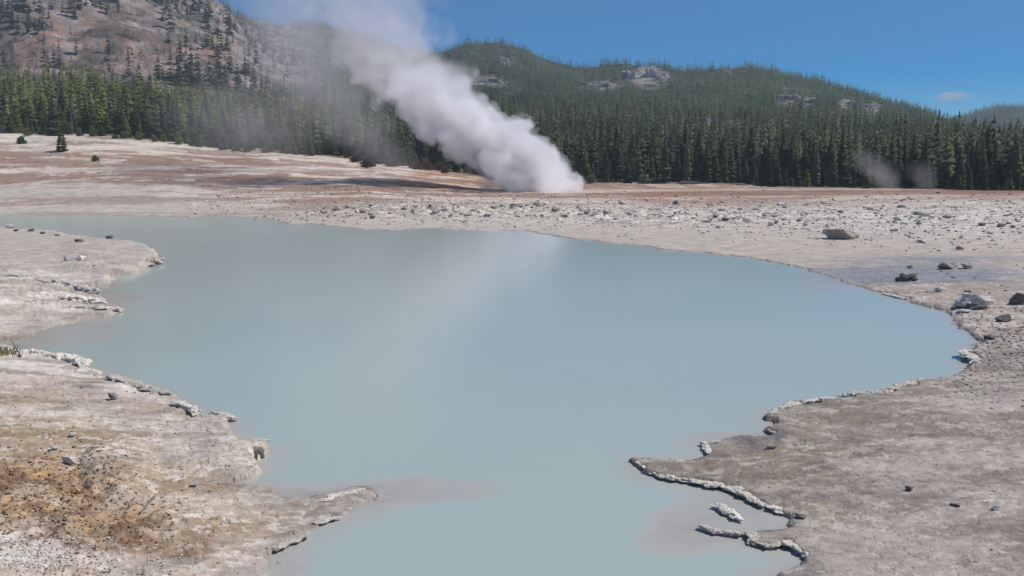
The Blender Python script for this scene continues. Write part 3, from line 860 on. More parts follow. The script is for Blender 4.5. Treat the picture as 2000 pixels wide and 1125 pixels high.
print("forest trees", len(fx))
VV, TT, CC = [], [], []
nb = 0
fpx, fpy = project(fx, fy, fz)
cn = fbm(fx / 24, fy / 24, 95, 4) * 0.5 + fbm(fx / 90, fy / 90, 96, 3) * 0.5
cn = np.clip((cn - 0.3) / 0.4, 0, 1)
fh = fh * (0.55 + 0.75 * rng.random(len(fx)) ** 1.3)
for i in range(len(fx)):
    pr = FPROT[("near", "mid", "far")[fl_[i]]]
    V, T = pr[rng.integers(len(pr))]
    a = rng.uniform(0, 6.28); ca, sa = math.cos(a), math.sin(a)
    sc = fh[i]; ws = sc * rng.uniform(0.85, 1.25)
    W = np.empty_like(V)
    W[:, 0] = (V[:, 0] * ca - V[:, 1] * sa) * ws + fx[i]
    W[:, 1] = (V[:, 0] * sa + V[:, 1] * ca) * ws + fy[i]
    W[:, 2] = V[:, 2] * sc + fz[i] - 0.3
    VV.append(W); TT.append(T + nb); nb += len(V)
    u = rng.random()
    c = np.array([0.075, 0.098, 0.050]) * (1 - u) + np.array([0.130, 0.150, 0.070]) * u
    if fpx[i] > 800 and fy[i] > 430: c = np.array([0.070, 0.106, 0.056]) * (1 - u) + np.array([0.105, 0.138, 0.070]) * u
    if fpx[i] < 640 and fy[i] > 318: c = np.array([0.050, 0.058, 0.044]) * (1 - u) + np.array([0.100, 0.098, 0.076]) * u
    if fpx[i] < 640 and fy[i] < 318: c = np.array([0.090, 0.110, 0.036]) * (1 - u) + np.array([0.185, 0.195, 0.062]) * u
    c = c * (0.95 + 1.0 * cn[i])
    v = rng.random()
    if v < 0.07: c = np.array([0.22, 0.19, 0.165])
    elif v < 0.20: c = c * 0.55
    CC.append(np.tile(c, (len(V), 1)))
forest = mesh_np("forest", np.concatenate(VV), np.concatenate(TT), M_FOREST, False, cols=np.concatenate(CC))
tag(forest, "dense conifer forest covering the hills and dotting the scree mountain", kind="stuff")

# ------------------------------------------------------------------ rock shapes
def rock_data(name, seed, mat, sx=1.0, sy=1.0, sz=1.0, sub=3, cuts=9, rough=0.10, freq=1.6):
    rnd = random.Random(seed)
    bm = bmesh.new()
    bmesh.ops.create_icosphere(bm, subdivisions=sub, radius=1.0)
    planes = []
    for _ in range(cuts):
        v = Vector((rnd.gauss(0, 1), rnd.gauss(0, 1), rnd.gauss(0, 0.8))).normalized()
        planes.append((v, rnd.uniform(0.42, 0.86)))
    if cuts: planes.append((Vector((rnd.uniform(-0.25, 0.25), rnd.uniform(-0.25, 0.25), 1)).normalized(), rnd.uniform(0.40, 0.62)))
    off = Vector((rnd.uniform(0, 50), rnd.uniform(0, 50), rnd.uniform(0, 50)))
    for v in bm.verts:
        c = v.co.copy()
        for (n, d) in planes:
            k = c.dot(n) - d
            if k > 0: c -= n * k
        c *= 1 + rough * 2 * mnoise.fractal(c * freq + off, 1.0, 2.0, 4)
        v.co = Vector((c.x * sx, c.y * sy, c.z * sz))
    me = bpy.data.meshes.new(name)
    bm.to_mesh(me); bm.free()
    me.materials.append(mat)
    return me

def put_rock(name, me, x, y, z, s, rz, label, cat, group=None, tilt=0.12):
    o = bpy.data.objects.new(name, me)
    o.location = (x, y, z)
    o.rotation_euler = (random.uniform(-tilt, tilt), random.uniform(-tilt, tilt), rz)
    o.scale = s if isinstance(s, tuple) else (s, s, s)
    link(o)
    return tag(o, label, cat, group)

RK = {k: [rock_data("rock", 100 * j + i, m, 1, 0.85, 0.55, 3, 11, 0.16, 2.2) for i in range(7)] for j, (k, m) in enumerate((("white", M_WHITE), ("grey", M_GREY), ("tan", M_TAN), ("dark", M_DARK)))}

# exact height of the finished ground below a point
from mathutils.bvhtree import BVHTree
def ground_z(x, y):
    a = math.atan2(x, y); r = math.hypot(x, y)
    j = int(np.clip(np.searchsorted(AZ, a), 1, NA - 1)); i = int(np.clip(np.searchsorted(RR, r), 1, NR - 1))
    return float(GZ.reshape(NR, NA)[i - 1:i + 1, j - 1:j + 1].mean())
def ground_hit(px, py):
    dx, yy, zz = ray(px, py)
    for d in np.arange(8.0, 230.0, 0.05 if py > 600 else 0.2):
        x = d * dx / yy
        if CAM_H + d * zz / yy <= max(ground_z(x, d), 0.0): return x, d, ground_z(x, d)
    return x, d, 0.0

def rock_px(name, me, px, py, wpx, hpx_, label, cat, group=None, sink=0.25, rz=None, depth_k=0.8, tilt=0.1):
    """a rock whose foot is seen at (px, py), with its width and height in photograph pixels"""
    x, y, z = ground_hit(px, py)
    u = math.hypot(x, y) / F
    bb = np.array([v.co for v in me.vertices]); half = np.abs(bb).max(0)
    s = (wpx * u * 0.5 / half[0], wpx * u * 0.5 * depth_k / half[1], hpx_ * u / (half[2] * (2 - 2 * sink)))
    y2 = y + wpx * u * 0.5 * depth_k * 0.6
    return put_rock(name, me, x, y2, max(ground_z(x, y2), -0.05) + s[2] * half[2] * (1 - 2 * sink) , s, random.uniform(-0.3, 0.3) if rz is None else rz, label, cat, group, tilt)

def new_rock(seed, mat, cuts=10, rough=0.1, sub=4): return rock_data("rock", seed, mat, 1, 1, 1, sub, cuts, rough)
rock_px("boulder", new_rock(501, M_TAN, 8, 0.10), 1642, 468, 84, 28, "big tan boulder with shaded hollow face beyond the pool", "boulder", None, 0.2, 0.05, 0.6)
# pile beside the right-hand shore
rock_px("sinter_slab", new_rock(503, M_WHITE, 12, 0.16), 1912, 601, 62, 24, "largest pale slab of the rock heap by the pool's far corner", "rock", None, 0.15, 0.1)
rock_px("sinter_slab", new_rock(504, M_WHITE, 12, 0.16), 1882, 603, 34, 20, "small pale slab leaning at the pool side of the rock heap", "rock", None, 0.15, -0.2)
rock_px("rock", new_rock(505, M_GREY, 10, 0.14), 1895, 583, 22, 22, "upright grey stone standing up behind the pale rock heap", "rock", None, 0.15)
rock_px("rock", new_rock(506, M_DARK, 10, 0.1), 1908, 606, 46, 12, "dark flat stone under the edge of the pale rock heap", "rock", None, 0.2, 0.0)
rock_px("rock", new_rock(507, M_WHITE, 10, 0.1), 1886, 612, 26, 9, "low pale stone at the front foot of the rock heap", "rock", None, 0.2)
rock_px("rock", new_rock(508, M_DARK, 11, 0.12), 1963, 629, 38, 13, "dark flat stone in front of the pale rock heap", "rock", None, 0.2)
rock_px("rock", new_rock(509, M_DARK, 11, 0.12), 1994, 596, 34, 26, "dark stone at the picture edge level with the rock heap", "rock", None, 0.2)
rock_px("rock", new_rock(510, M_GREY, 11, 0.14), 1774, 550, 36, 20, "grey block on top of the small dark stone pile", "rock", None, 0.1)
rock_px("rock", new_rock(511, M_DARK, 11, 0.14), 1758, 550, 20, 9, "dark stone at the pool side of the small pile", "rock", None, 0.1)
rock_px("rock", new_rock(512, M_DARK, 11, 0.14), 1787, 550, 20, 10, "dark stone at the landward side of the small pile", "rock", None, 0.1)
rock_px("rock", new_rock(513, M_GREY, 10, 0.14), 1781, 525, 16, 9, "small grey stone behind the small dark stone pile", "rock", None, 0.1)
rock_px("rock", new_rock(514, M_GREY, 10, 0.14), 1855, 526, 36, 13, "wider of two grey stones above the pale rock heap", "rock", None, 0.15)
rock_px("rock", new_rock(515, M_GREY, 10, 0.14), 1889, 526, 26, 13, "rounder of two grey stones above the pale rock heap", "rock", None, 0.15)
rock_px("rock", new_rock(516, M_WHITE, 10, 0.1), 1833, 571, 20, 10, "lone pale stone on the mud between pile and heap", "rock", None, 0.15)
rock_px("rock", new_rock(517, M_WHITE, 10, 0.1), 1802, 474, 20, 9, "white stone on the mud beside the big tan boulder", "rock", None, 0.15)
rock_px("rock", new_rock(518, M_GREY, 10, 0.1), 1880, 488, 22, 9, "grey stone alone on the mud beyond the two stones", "rock", None, 0.15)
rock_px("rock", new_rock(519, M_DARK, 10, 0.1), 1933, 664, 24, 10, "dark stone on the bank at the pool's right end", "rock", None, 0.15)
rock_px("sinter_slab", new_rock(520, M_GREY, 8, 0.1), 1906, 704, 56, 16, "grey shelving slab jutting over the water at the right end", "rock", None, 0.25, -0.25)
# foreground right
rock_px("rock", new_rock(521, M_WHITE, 10, 0.12), 1870, 990, 26, 11, "white pebble on the mud, bigger of a pair", "rock", None, 0.15)
rock_px("rock", new_rock(522, M_WHITE, 10, 0.12), 1948, 998, 20, 9, "white pebble on the mud, smaller of a pair", "rock", None, 0.15)
rock_px("rock", new_rock(523, M_DARK, 10, 0.12), 1777, 962, 15, 9, "small dark stone alone on the grey mud flat", "rock", None, 0.15)
rock_px("rock", new_rock(524, M_DARK, 10, 0.12), 1565, 1014, 24, 9, "dark stone at the inner end of the crust ledges", "rock", None, 0.2)
rock_px("rock", new_rock(525, M_GREY, 10, 0.12), 1507, 879, 20, 8, "little grey stone on the tan spit", "rock", None, 0.2)
# left bank
rock_px("rock", new_rock(530, M_GREY, 11, 0.12), 219, 783, 22, 17, "little grey stone on the pale left bank", "rock", None, 0.12)
rock_px("rock", new_rock(531, M_WHITE, 11, 0.12), 134, 909, 30, 20, "bluish white stone lying above the orange rubble", "rock", None, 0.12)
rock_px("rock", new_rock(532, M_WHITE, 11, 0.12), 143, 856, 16, 11, "white pebble on the brown part of the left bank", "rock", None, 0.12)
rock_px("rock", new_rock(533, M_WHITE, 11, 0.12), 104, 880, 18, 10, "white pebble above the bluish white stone", "rock", None, 0.12)
rock_px("rock", new_rock(534, M_WHITE, 11, 0.12), 378, 952, 20, 14, "pale stone on the mud beside the rounded mud mound", "rock", None, 0.12)
rock_px("rock", new_rock(535, M_WHITE, 11, 0.16), 545, 1104, 34, 16, "white stone in the shallows at the near left shore", "rock", None, 0.2)
rock_px("rock", new_rock(536, M_TAN, 11, 0.16), 505, 886, 24, 24, "knobbly tan stone on the left shore ledge", "rock", None, 0.15)
rock_px("rock", new_rock(537, M_WHITE, 10, 0.12), 134, 510, 24, 11, "white stone on the left peninsula, larger of two", "rock", None, 0.15)
rock_px("rock", new_rock(538, M_WHITE, 10, 0.12), 156, 510, 18, 11, "white stone on the left peninsula, smaller of two", "rock", None, 0.15)
rock_px("rock", new_rock(539, M_DARK, 10, 0.12), 210, 466, 20, 7, "dark stone on the peninsula's far shore", "rock", None, 0.15)
rock_px("rock", new_rock(540, M_DARK, 10, 0.12), 152, 473, 18, 7, "dark stone lying on top of the left peninsula", "rock", None, 0.15)
rock_px("rock", new_rock(541, M_WHITE, 10, 0.12), 18, 446, 16, 9, "white stone where the left peninsula leaves the picture", "rock", None, 0.15)
for i, (px_, py_) in enumerate(((30, 452), (60, 452), (82, 457), (110, 462))):
    rock_px("rock", RK["dark"][i], px_, py_, 12, 5, "dark stone in the row along the left peninsula's far side", "rock", "dark stones along the peninsula", 0.15)
# scattered rocks of the rubble band beyond the pool
GRP = "rocks scattered beyond the pool"
rr2 = random.Random(77)
def rub_label(px, kind):
    z = ("beyond the pool, left of the steam vent" if px < 960 else "on the flat in front of the steam vent" if px < 1180 else
         "in the rubble between the steam vent and the tan boulder" if px < 1590 else "in the rubble round the big tan boulder" if px < 1740 else "on the flat past the big tan boulder")
    return {"white": "white sinter rock ", "grey": "grey sinter rock ", "tan": "tan sinter rock ", "dark": "dark rock "}[kind] + z
n_r = 0
clus = [rr2.uniform(680, 2000) for _ in range(13)]
while n_r < 230:
    px_ = clus[rr2.randrange(len(clus))] + rr2.gauss(0, 26) if rr2.random() < 0.5 else rr2.uniform(640, 2010) if rr2.random() < 0.9 else rr2.uniform(430, 700)
    lo = np.interp(px_, [640, 1000, 1400, 1700, 2000], [404, 398, 396, 402, 408]); hi = np.interp(px_, [640, 1000, 1400, 1700, 2000], [432, 436, 462, 480, 500])
    py_ = lo + (hi - lo) * min(1, abs(rr2.gauss(0.38, 0.26)))
    if abs(px_ - 1642) < 55 and 445 < py_ < 480: continue
    k = rr2.choices(("white", "grey", "tan", "dark"), (7, 2.5, 3.5, 0.3))[0]
    w_ = 6 + 16 * rr2.random() ** 2.2
    rock_px("rock", rr2.choice(RK[k]), px_, py_, w_, w_ * rr2.uniform(0.26, 0.5), rub_label(px_, k), "rock", GRP, 0.15, rr2.uniform(0, 6.28))
    n_r += 1

# uncountable small stones: one object
def rubble():
    rnd = random.Random(3)
    base = []
    for i in range(6):
        me = rock_data("pebble", 900 + i, None, 1, 0.85, 0.55, 2, 8, 0.16, 2.0)
        base.append((np.array([v.co for v in me.vertices], dtype=np.float32), np.array([p.vertices for p in me.polygons], dtype=np.int64)))
        bpy.data.meshes.remove(me)
    V, T, Cc = [], [], []
    nb = 0
    spots = []
    for _ in range(6800):      # rubble band
        px = rnd.uniform(280, 2080)
        if rnd.random() > (px - 250) / 520: continue
        py = rnd.gauss(float(np.interp(px, [600, 1000, 1400, 2000], [408, 412, 424, 440])), float(np.interp(px, [300, 600, 1400, 2000], [14, 12, 16, 26])))
        spots.append((px, py, 1.6 + 7.5 * rnd.random() ** 2.6, rnd.choice(((0.74, 0.70, 0.66), (0.62, 0.57, 0.53), (0.5, 0.46, 0.43), (0.36, 0.32, 0.29), (0.24, 0.2, 0.17)))))
    for _ in range(900):       # right bank near the corner
        px = rnd.gauss(1965, 70); py = rnd.gauss(660, 50)
        spots.append((px, py, rnd.uniform(2, 8), rnd.choice(((0.5, 0.47, 0.45), (0.36, 0.33, 0.31), (0.26, 0.23, 0.22)))))
    for _ in range(2600):       # orange rubble
        px = rnd.gauss(110, 120); py = rnd.gauss(985, 55)
        spots.append((px, py, rnd.uniform(2.5, 9), rnd.choice(((0.42, 0.25, 0.11), (0.34, 0.26, 0.17), (0.24, 0.13, 0.07), (0.55, 0.48, 0.40), (0.30, 0.2, 0.12)))))
    for _ in range(2200):
        px = rnd.uniform(-40, 520); py = rnd.uniform(740, 1125)
        spots.append((px, py, 1.4 + 5.5 * rnd.random() ** 2.3, rnd.choice(((0.62, 0.58, 0.54), (0.45, 0.38, 0.31), (0.3, 0.25, 0.2)))))
    for _ in range(700):
        px = rnd.gauss(70, 110); py = rnd.gauss(1095, 24)
        spots.append((px, py, rnd.uniform(2, 9), rnd.choice(((0.74, 0.70, 0.66), (0.66, 0.61, 0.57), (0.5, 0.43, 0.36)))))
    for _ in range(2600):
        px = rnd.uniform(1280, 2060); py = rnd.uniform(760, 1125)
        spots.append((px, py, 1.2 + 4.5 * rnd.random() ** 2.5, rnd.choice(((0.58, 0.54, 0.50), (0.42, 0.38, 0.35), (0.26, 0.23, 0.21)))))
    P = np.array([(a, b) for a, b, _, _ in spots])
    for i, (px, py, w_, c) in enumerate(spots):
        if py > 1300 or py < 385: continue
        x, y = unproj(px, py, 0.25)
        if y > 150 or y < 4: continue
        z = ground_z(x, y)
        if z < 0.02: continue
        y *= CAM_H - z > 0.5 and 1 or 1
        u = math.hypot(x, y) / F
        b, t = base[rnd.randrange(6)]
        a = rnd.uniform(0, 6.28); ca, sa = math.cos(a), math.sin(a)
        s = w_ * u * 0.5
        W = np.stack([(b[:, 0] * ca - b[:, 1] * sa) * s + x, (b[:, 0] * sa + b[:, 1] * ca) * s + y, b[:, 2] * s + z + s * 0.2], -1)
        V.append(W); T.append(t + nb); nb += len(b)
        Cc.append(np.tile(np.array(c) * rnd.uniform(0.8, 1.1), (len(b), 1)))
    o = mesh_np("gravel", np.concatenate(V), np.concatenate(T), M_GRAVEL, False, cols=np.concatenate(Cc))
    tag(o, "small broken stones strewn over the banks and the flat", kind="stuff")
M_GRAVEL, n_, b_ = new_mat("gravel")
at_ = add(n_, "ShaderNodeAttribute", attribute_name="col"); n_.links.new(at_.outputs["Color"], b_.inputs["Base Color"]); b_.inputs["Roughness"].default_value = 0.95
rubble()

# ------------------------------------------------------------------ crust ledges along the right spit
def ledge(path, wid, thick, label, seed, mat=None, z0=0.03, grow=1.0):
    """thin broken plates of crust, overlapping along a line and fused into one piece"""
    rnd = random.Random(seed)
    wid *= 0.85; thick *= 0.70
    pts = [Vector((*unproj(a, b, z0), 0.0)) for a, b in path]
    L = [0.0]
    for i in range(len(pts) - 1): L.append(L[-1] + (pts[i + 1] - pts[i]).length)
    n = max(5, int(L[-1] / (wid * 0.42)))
    V, Fc = [], []
    for k in range(n):
        d = L[-1] * (k + rnd.uniform(-0.2, 0.2)) / (n - 1); d = min(max(d, 0), L[-1])
        j = max(i for i in range(len(L)) if L[i] <= d + 1e-6); j = min(j, len(pts) - 2)
        p = pts[j].lerp(pts[j + 1], (d - L[j]) / max(1e-6, L[j + 1] - L[j]))
        dr = (pts[j + 1] - pts[j]).normalized()
        end = min(1.0, 0.55 + 2.5 * min(d, L[-1] - d) / max(L[-1], 1e-6))
        for q in range(2 if rnd.random() < 0.5 else 1):
            r = wid * rnd.uniform(0.55, 1.25) * end; h = thick * rnd.uniform(0.20, 0.44)
            me = rock_data("t", seed * 977 + k * 3 + q, None, r * rnd.uniform(1.0, 2.1), r * rnd.uniform(0.6, 1.15), h, 2, 8, 0.22, 1.8)
            a = math.atan2(dr.y, dr.x) + rnd.uniform(-0.6, 0.6); ca, sa = math.cos(a), math.sin(a)
            off = Vector((-dr.y, dr.x, 0)) * rnd.uniform(-0.45, 0.45) * wid
            b0 = len(V); tx, ty = rnd.uniform(-.14, .14), rnd.uniform(-.14, .14)
            for v in me.vertices:
                x, y, z = v.co
                V.append((p.x + off.x + ca * x - sa * y, p.y + off.y + sa * x + ca * y, z0 + h * 0.45 + q * thick * 0.35 + z + tx * x + ty * y))
            Fc += [tuple(i + b0 for i in f.vertices) for f in me.polygons]
            bpy.data.meshes.remove(me)
    tmp = bpy.data.objects.new("t", data_of("t", V, Fc, M_CRUST)); COL.objects.link(tmp)
    md = tmp.modifiers.new("r", 'REMESH'); md.mode = 'VOXEL'; md.voxel_size = max(0.011, wid * 0.10)
    dg = bpy.context.evaluated_depsgraph_get()
    me = bpy.data.meshes.new_from_object(tmp.evaluated_get(dg))
    bpy.data.objects.remove(tmp)
    # keep the largest connected piece
    bm = bmesh.new(); bm.from_mesh(me)
    seen, best = set(), []
    for v in bm.verts:
        if v in seen: continue
        st_, comp = [v], []
        seen.add(v)
        while st_:
            w_ = st_.pop(); comp.append(w_)
            for e in w_.link_edges:
                o_ = e.other_vert(w_)
                if o_ not in seen: seen.add(o_); st_.append(o_)
        if len(comp) > len(best): best = comp
    bs = set(best)
    bmesh.ops.delete(bm, geom=[v for v in bm.verts if v not in bs], context='VERTS')
    for v in bm.verts:
        v.co += v.normal * (mnoise.fractal(v.co * (2.2 / wid), 1.0, 2.0, 3) * wid * 0.10)
    bm.to_mesh(me); bm.free()
    me.name = "sinter_ledge"
    me.materials.clear(); me.materials.append(mat or M_CRUST)
    o = bpy.data.objects.new("sinter_ledge", me); link(o)
    return tag(o, label, "ledge")
ledge([(1243, 902), (1262, 914), (1282, 926), (1310, 938)], 0.075, 0.06, "thin pale crust round the very tip of the tan spit", 1)
ledge([(1290, 932), (1335, 938), (1372, 946), (1415, 951), (1440, 962), (1470, 976), (1490, 988)], 0.105, 0.085, "long white crust ledge along the near side of the tan spit", 2)
ledge([(1506, 990), (1522, 1000)], 0.09, 0.07, "short knob of crust past the end of the long ledge", 3)
ledge([(1396, 988), (1412, 994), (1428, 1004), (1442, 1016)], 0.085, 0.09, "short white crust hump standing in the shallows", 4)
ledge([(1368, 1029), (1390, 1038), (1432, 1043), (1465, 1042), (1472, 1058), (1500, 1068), (1528, 1062)], 0.075, 0.07, "winding pale crust line, nearest the camera, in the shallows", 5)
ledge([(1528, 1060), (1556, 1070), (1576, 1082), (1586, 1094)], 0.10, 0.085, "curled white crust ledge at the end of the winding line", 6)
ledge([(1373, 866), (1380, 876), (1384, 887)], 0.07, 0.09, "upright white crust lump where the spit starts", 7)
ledge([(1388, 864), (1412, 862)], 0.06, 0.05, "flat white crust piece beside the upright lump", 8)
ledge([(1504, 818), (1520, 806), (1542, 795), (1560, 788)], 0.13, 0.14, "thick white crust on the corner of the right bank", 9)
ledge([(1500, 838), (1512, 848)], 0.08, 0.09, "small white crust knob below the thick corner crust", 10)
ledge([(1566, 786), (1605, 780), (1632, 779)], 0.09, 0.07, "thin tan crust along the right bank past the corner", 11)
ledge([(1640, 772), (1662, 770), (1684, 768)], 0.08, 0.07, "white crust piece midway along the right bank", 12)
ledge([(600, 1046), (575, 1056), (556, 1064), (540, 1074)], 0.09, 0.07, "pale crust at the near foot of the left spit", 13)
ledge([(663, 1011), (640, 1016), (615, 1023)], 0.07, 0.05, "thin white crust strip on the left spit", 14)
ledge([(708, 956), (690, 962), (660, 968), (630, 980)], 0.10, 0.05, "tan crust ridge at the tip of the left spit", 15)
ledge([(522, 862), (500, 864), (484, 868), (470, 862)], 0.10, 0.10, "jutting tan crust point of the left bank", 16)
ledge([(452, 820), (436, 810), (412, 808)], 0.12, 0.10, "crust corner of the left bank above the jutting point", 17)
ledge([(445, 936), (468, 928), (498, 918)], 0.07, 0.06, "orange tinged crust edge under the jutting point", 18)
ledge([(1725, 573), (1745, 578), (1772, 584)], 0.12, 0.06, "white crust strip on the far right shore", 19)

ledge([(170, 533), (205, 529), (240, 524), (275, 520), (311, 511)], 0.42, 0.46, "grey undercut ledge along the near edge of the left peninsula", 31, M_GREY)
ledge([(225, 500), (262, 506), (300, 512)], 0.38, 0.30, "brown layered ledge on top of the left peninsula's tip", 32, M_BANKROCK, 0.15)
ledge([(0, 540), (60, 545), (120, 556), (186, 572)], 0.34, 0.30, "upper white layer of the stepped bank under the left peninsula", 33, M_CRUST, 0.12)
ledge([(0, 572), (70, 576), (130, 584), (200, 590)], 0.30, 0.26, "middle white layer of the stepped bank under the left peninsula", 34, M_CRUST, 0.10)
ledge([(20, 604), (90, 604), (160, 604), (236, 606)], 0.26, 0.22, "lowest cream layer of the stepped bank, ending in a point", 35, M_CRUST, 0.06)
ledge([(60, 690), (110, 698), (150, 706), (170, 716)], 0.20, 0.18, "pale crust edge of the left bank beside the straw tuft", 36, M_CRUST, 0.08)
ledge([(215, 738), (250, 748), (290, 762), (330, 772)], 0.16, 0.13, "thin white crust edge midway along the left bank", 37, M_CRUST, 0.10)
ledge([(350, 786), (372, 800), (384, 808)], 0.13, 0.11, "thin white crust edge before the left bank's corner", 38, M_CRUST, 0.12)
ledge([(1885, 690), (1900, 702), (1908, 712)], 0.22, 0.20, "undercut pale ledge at the pool's right end", 39, M_CRUST, 0.06)
ledge([(1700, 770), (1730, 764), (1775, 750), (1800, 742)], 0.14, 0.09, "low crust edge of the right bank toward the pool's right end", 40, M_CRUST, 0.06)

# ------------------------------------------------------------------ outcrops on the hills
def outcrop(cx, cy, w_, h_, dd, n_, label, seed):
    x0, y0, z0 = hit(cx, cy, dd)
    u = y0 / F
    rnd = random.Random(seed)
    parts = []
    for k in range(n_):
        me = rock_data("t", seed * 31 + k, None, 1, 1, 1, 4, 9, 0.16, 2.0)
        V = np.array([v.co for v in me.vertices]); Fc = [tuple(p.vertices) for p in me.polygons]
        bpy.data.meshes.remove(me)
        t = (k + 0.5) / n_ - 0.5
        px = cx + t * w_ * 0.9; py = cy + rnd.uniform(-0.2, 0.25) * h_
        sx = w_ * u * rnd.uniform(0.62, 0.95) / n_; sz = h_ * u * rnd.uniform(0.42, 0.62)
        x, y = (px - 1000) / F * CP * y0, y0 + rnd.uniform(-4, 4)
        z = z_at(py, y0)
        W = V * np.array([sx, max(sx, sz) * 0.7, sz]) + np.array([x, y, z])
        parts.append(([tuple(q) for q in W], Fc))
    V, Fc = join(parts)
    me = data_of("rock_outcrop", V, Fc, M_CLIFF)
    o = bpy.data.objects.new("rock_outcrop", me); link(o)
    return tag(o, label, "cliff")
OL = ["tall grey cliff below the flat wooded summit", "lower grey rock slope running down from the tall cliff", "pale broken rocks low on the rounded wooded hill beside the steam",
      "small pale rock high on the rounded wooded hill", "widest pale outcrop on the long wooded hillside", "narrow pale outcrop next to the widest one on the long hillside",
      "small outcrop mid way down the long hillside", "outcrop on the lower end of the long hillside", "low pale rocks among the forest under the long hillside", "single little pale rock among the forest trees",
      "faint rocks where the long hill meets the far hill"]
for i, oc in enumerate(OUTCROPS):
    outcrop(*oc, OL[i], 40 + i)

# ------------------------------------------------------------------ shrubs, logs, grass
def shrub_data(name, seed, mat, n=260, flat=0.7):
    rnd = random.Random(seed)
    V, T = [], []
    for _ in range(n):
        a = rnd.uniform(0, 6.28); e_ = rnd.uniform(0.1, 1.45); l = rnd.uniform(0.45, 1.0)
        d = Vector((math.cos(a) * math.cos(e_), math.sin(a) * math.cos(e_), math.sin(e_) * flat))
        s = d.orthogonal().normalized() * rnd.uniform(0.025, 0.07)
        p0 = d * l * 0.35; p1 = d * l
        b = len(V)
        V += [tuple(p0 - s * 0.5), tuple(p0 + s * 0.5), tuple(p1 + s + Vector((0, 0, 0.03))), tuple(p1 - s)]
        T.append((b, b + 1, b + 2, b + 3))
    return data_of(name, V, T, mat)
def stems_data(seed, mat):
    rnd = random.Random(seed)
    parts = []
    for k in range(7):
        a = rnd.uniform(0, 6.28); e_ = rnd.uniform(0.7, 1.4)
        parts.append(tube([(0, 0, -0.1), (math.cos(a) * math.cos(e_) * 0.6, math.sin(a) * math.cos(e_) * 0.6, math.sin(e_) * 0.5)], [0.03, 0.012], 5, k))
    return data_of("stem", *join(parts), mat)
SH = {"dry": [shrub_data("foliage", i, M_DRY) for i in range(3)], "sage": [shrub_data("foliage", 10 + i, M_SAGE) for i in range(3)], "young": [shrub_data("foliage", 20 + i, M_YOUNG, 320, 1.0) for i in range(2)]}
ST = stems_data(2, M_BARK)
def shrub(kind, px, py, wpx, hpx_, label, group=None, i=0):
    x, y, z = hit(px, py, 60)
    u = y / F
    e = empty("dry_shrub" if kind == "dry" else "shrub", (x, y, z - 0.02))
    e.scale = (wpx * u * 0.5, wpx * u * 0.5, hpx_ * u / 0.75)
    link(bpy.data.objects.new("stem", ST), e); link(bpy.data.objects.new("foliage", SH[kind][i % len(SH[kind])]), e)
    return tag(e, label, "shrub", group)
shrub("dry", 718, 327, 36, 24, "dark dead bush standing on the flat left of the plume")
rs = random.Random(6)
for i in range(14):
    px_ = 690 + i * 14 + rs.uniform(-5, 5)
    shrub("dry", px_, float(np.interp(px_, TC, T_Y)) + rs.uniform(0, 5), rs.uniform(18, 34), rs.uniform(12, 26), "dry brown brush in the strip beside the steam plume", "dry brush beside the plume", i)
shrub("dry", 1688, 376, 26, 16, "dark brown bush below the nearer small steam wisp")
shrub("dry", 1770, 379, 34, 11, "reddish low brush between the two small steam wisps")
shrub("dry", 1815, 381, 34, 12, "reddish low brush under the farther small steam wisp")
for i, (a, b, w_, h_, t) in enumerate(((1254, 357, 26, 18, "grey green shrub just right of the plume foot"), (1392, 358, 22, 14, "grey shrub among the bleached fallen trunks"), (1502, 362, 40, 22, "wide grey green shrub on the forest edge"),
                        (1575, 366, 30, 16, "pale shrub right of the wide grey green shrub"), (1155, 358, 26, 20, "grey brown shrub at the foot of the plume"),
                        (440, 292, 20, 14, "pale shrub in the mist, first of two under the scree mountain"), (520, 297, 22, 14, "pale shrub in the mist, nearer the steam of two"))):
    shrub("sage", a, b, w_, h_, t, None, i)
for i, (a, b, w_, h_, t) in enumerate(((42, 282, 22, 12, "low green bush at the outer end of the white slope"), (186, 315, 18, 9, "low green bush below the lone little pine"))):
    shrub("young", a, b, w_, h_, t, None, i)

for i in range(26):
    px_ = 8 + i * 24 + rs.uniform(-9, 9)
    shrub("young" if i % 3 else "sage", px_, float(np.interp(px_, TC, T_Y)) + rs.uniform(-1, 3), rs.uniform(12, 26), rs.uniform(9, 20), ("pale" if i % 3 == 0 else "yellow green") + " low bush at the foot of the trees on the white slope", "bushes at the foot of the trees", i)

def log(p0, p1, rad, label):
    x0, y0, z0 = hit(*p0, 60); x1, y1, z1 = hit(*p1, 60)
    y1 = y0 + (y1 - y0) * 0.5
    a = Vector((x0, y0, z0 + rad)); b = Vector((x1, y1, z0 * 0.5 + z1 * 0.5 + rad * 0.7))
    pts = [a.lerp(b, t) + Vector((0, 0, 0.05 * math.sin(5 * t))) for t in (0, .3, .6, 1)]
    parts = [tube(pts, [rad, rad * .85, rad * .65, rad * .4], 7, 4)]
    rnd = random.Random(int(p0[0]))
    for k in range(7):
        q = a.lerp(b, rnd.uniform(0.3, 1)); parts.append(tube([q, q + Vector((rnd.uniform(-.5, .5), rnd.uniform(-.3, .3), rnd.uniform(0.3, 1.0)))], [rad * .25, rad * .1], 4, k))
    me = data_of("fallen_trunk", *join(parts), M_DEAD)
    o = bpy.data.objects.new("fallen_trunk", me); link(o)
    return tag(o, label, "log")
log((1330, 358), (1392, 362), 0.20, "long bleached trunk lying at the forest edge")
log((1436, 362), (1478, 364), 0.17, "shorter bleached trunk right of the long fallen one")
log((1534, 368), (1596, 372), 0.16, "bleached trunk below the pale shrub")
log((1898, 384), (1936, 388), 0.17, "white fallen trunk at the foot of the last trees")
log((1148, 358), (1190, 360), 0.13, "thin bleached trunk beside the plume foot")

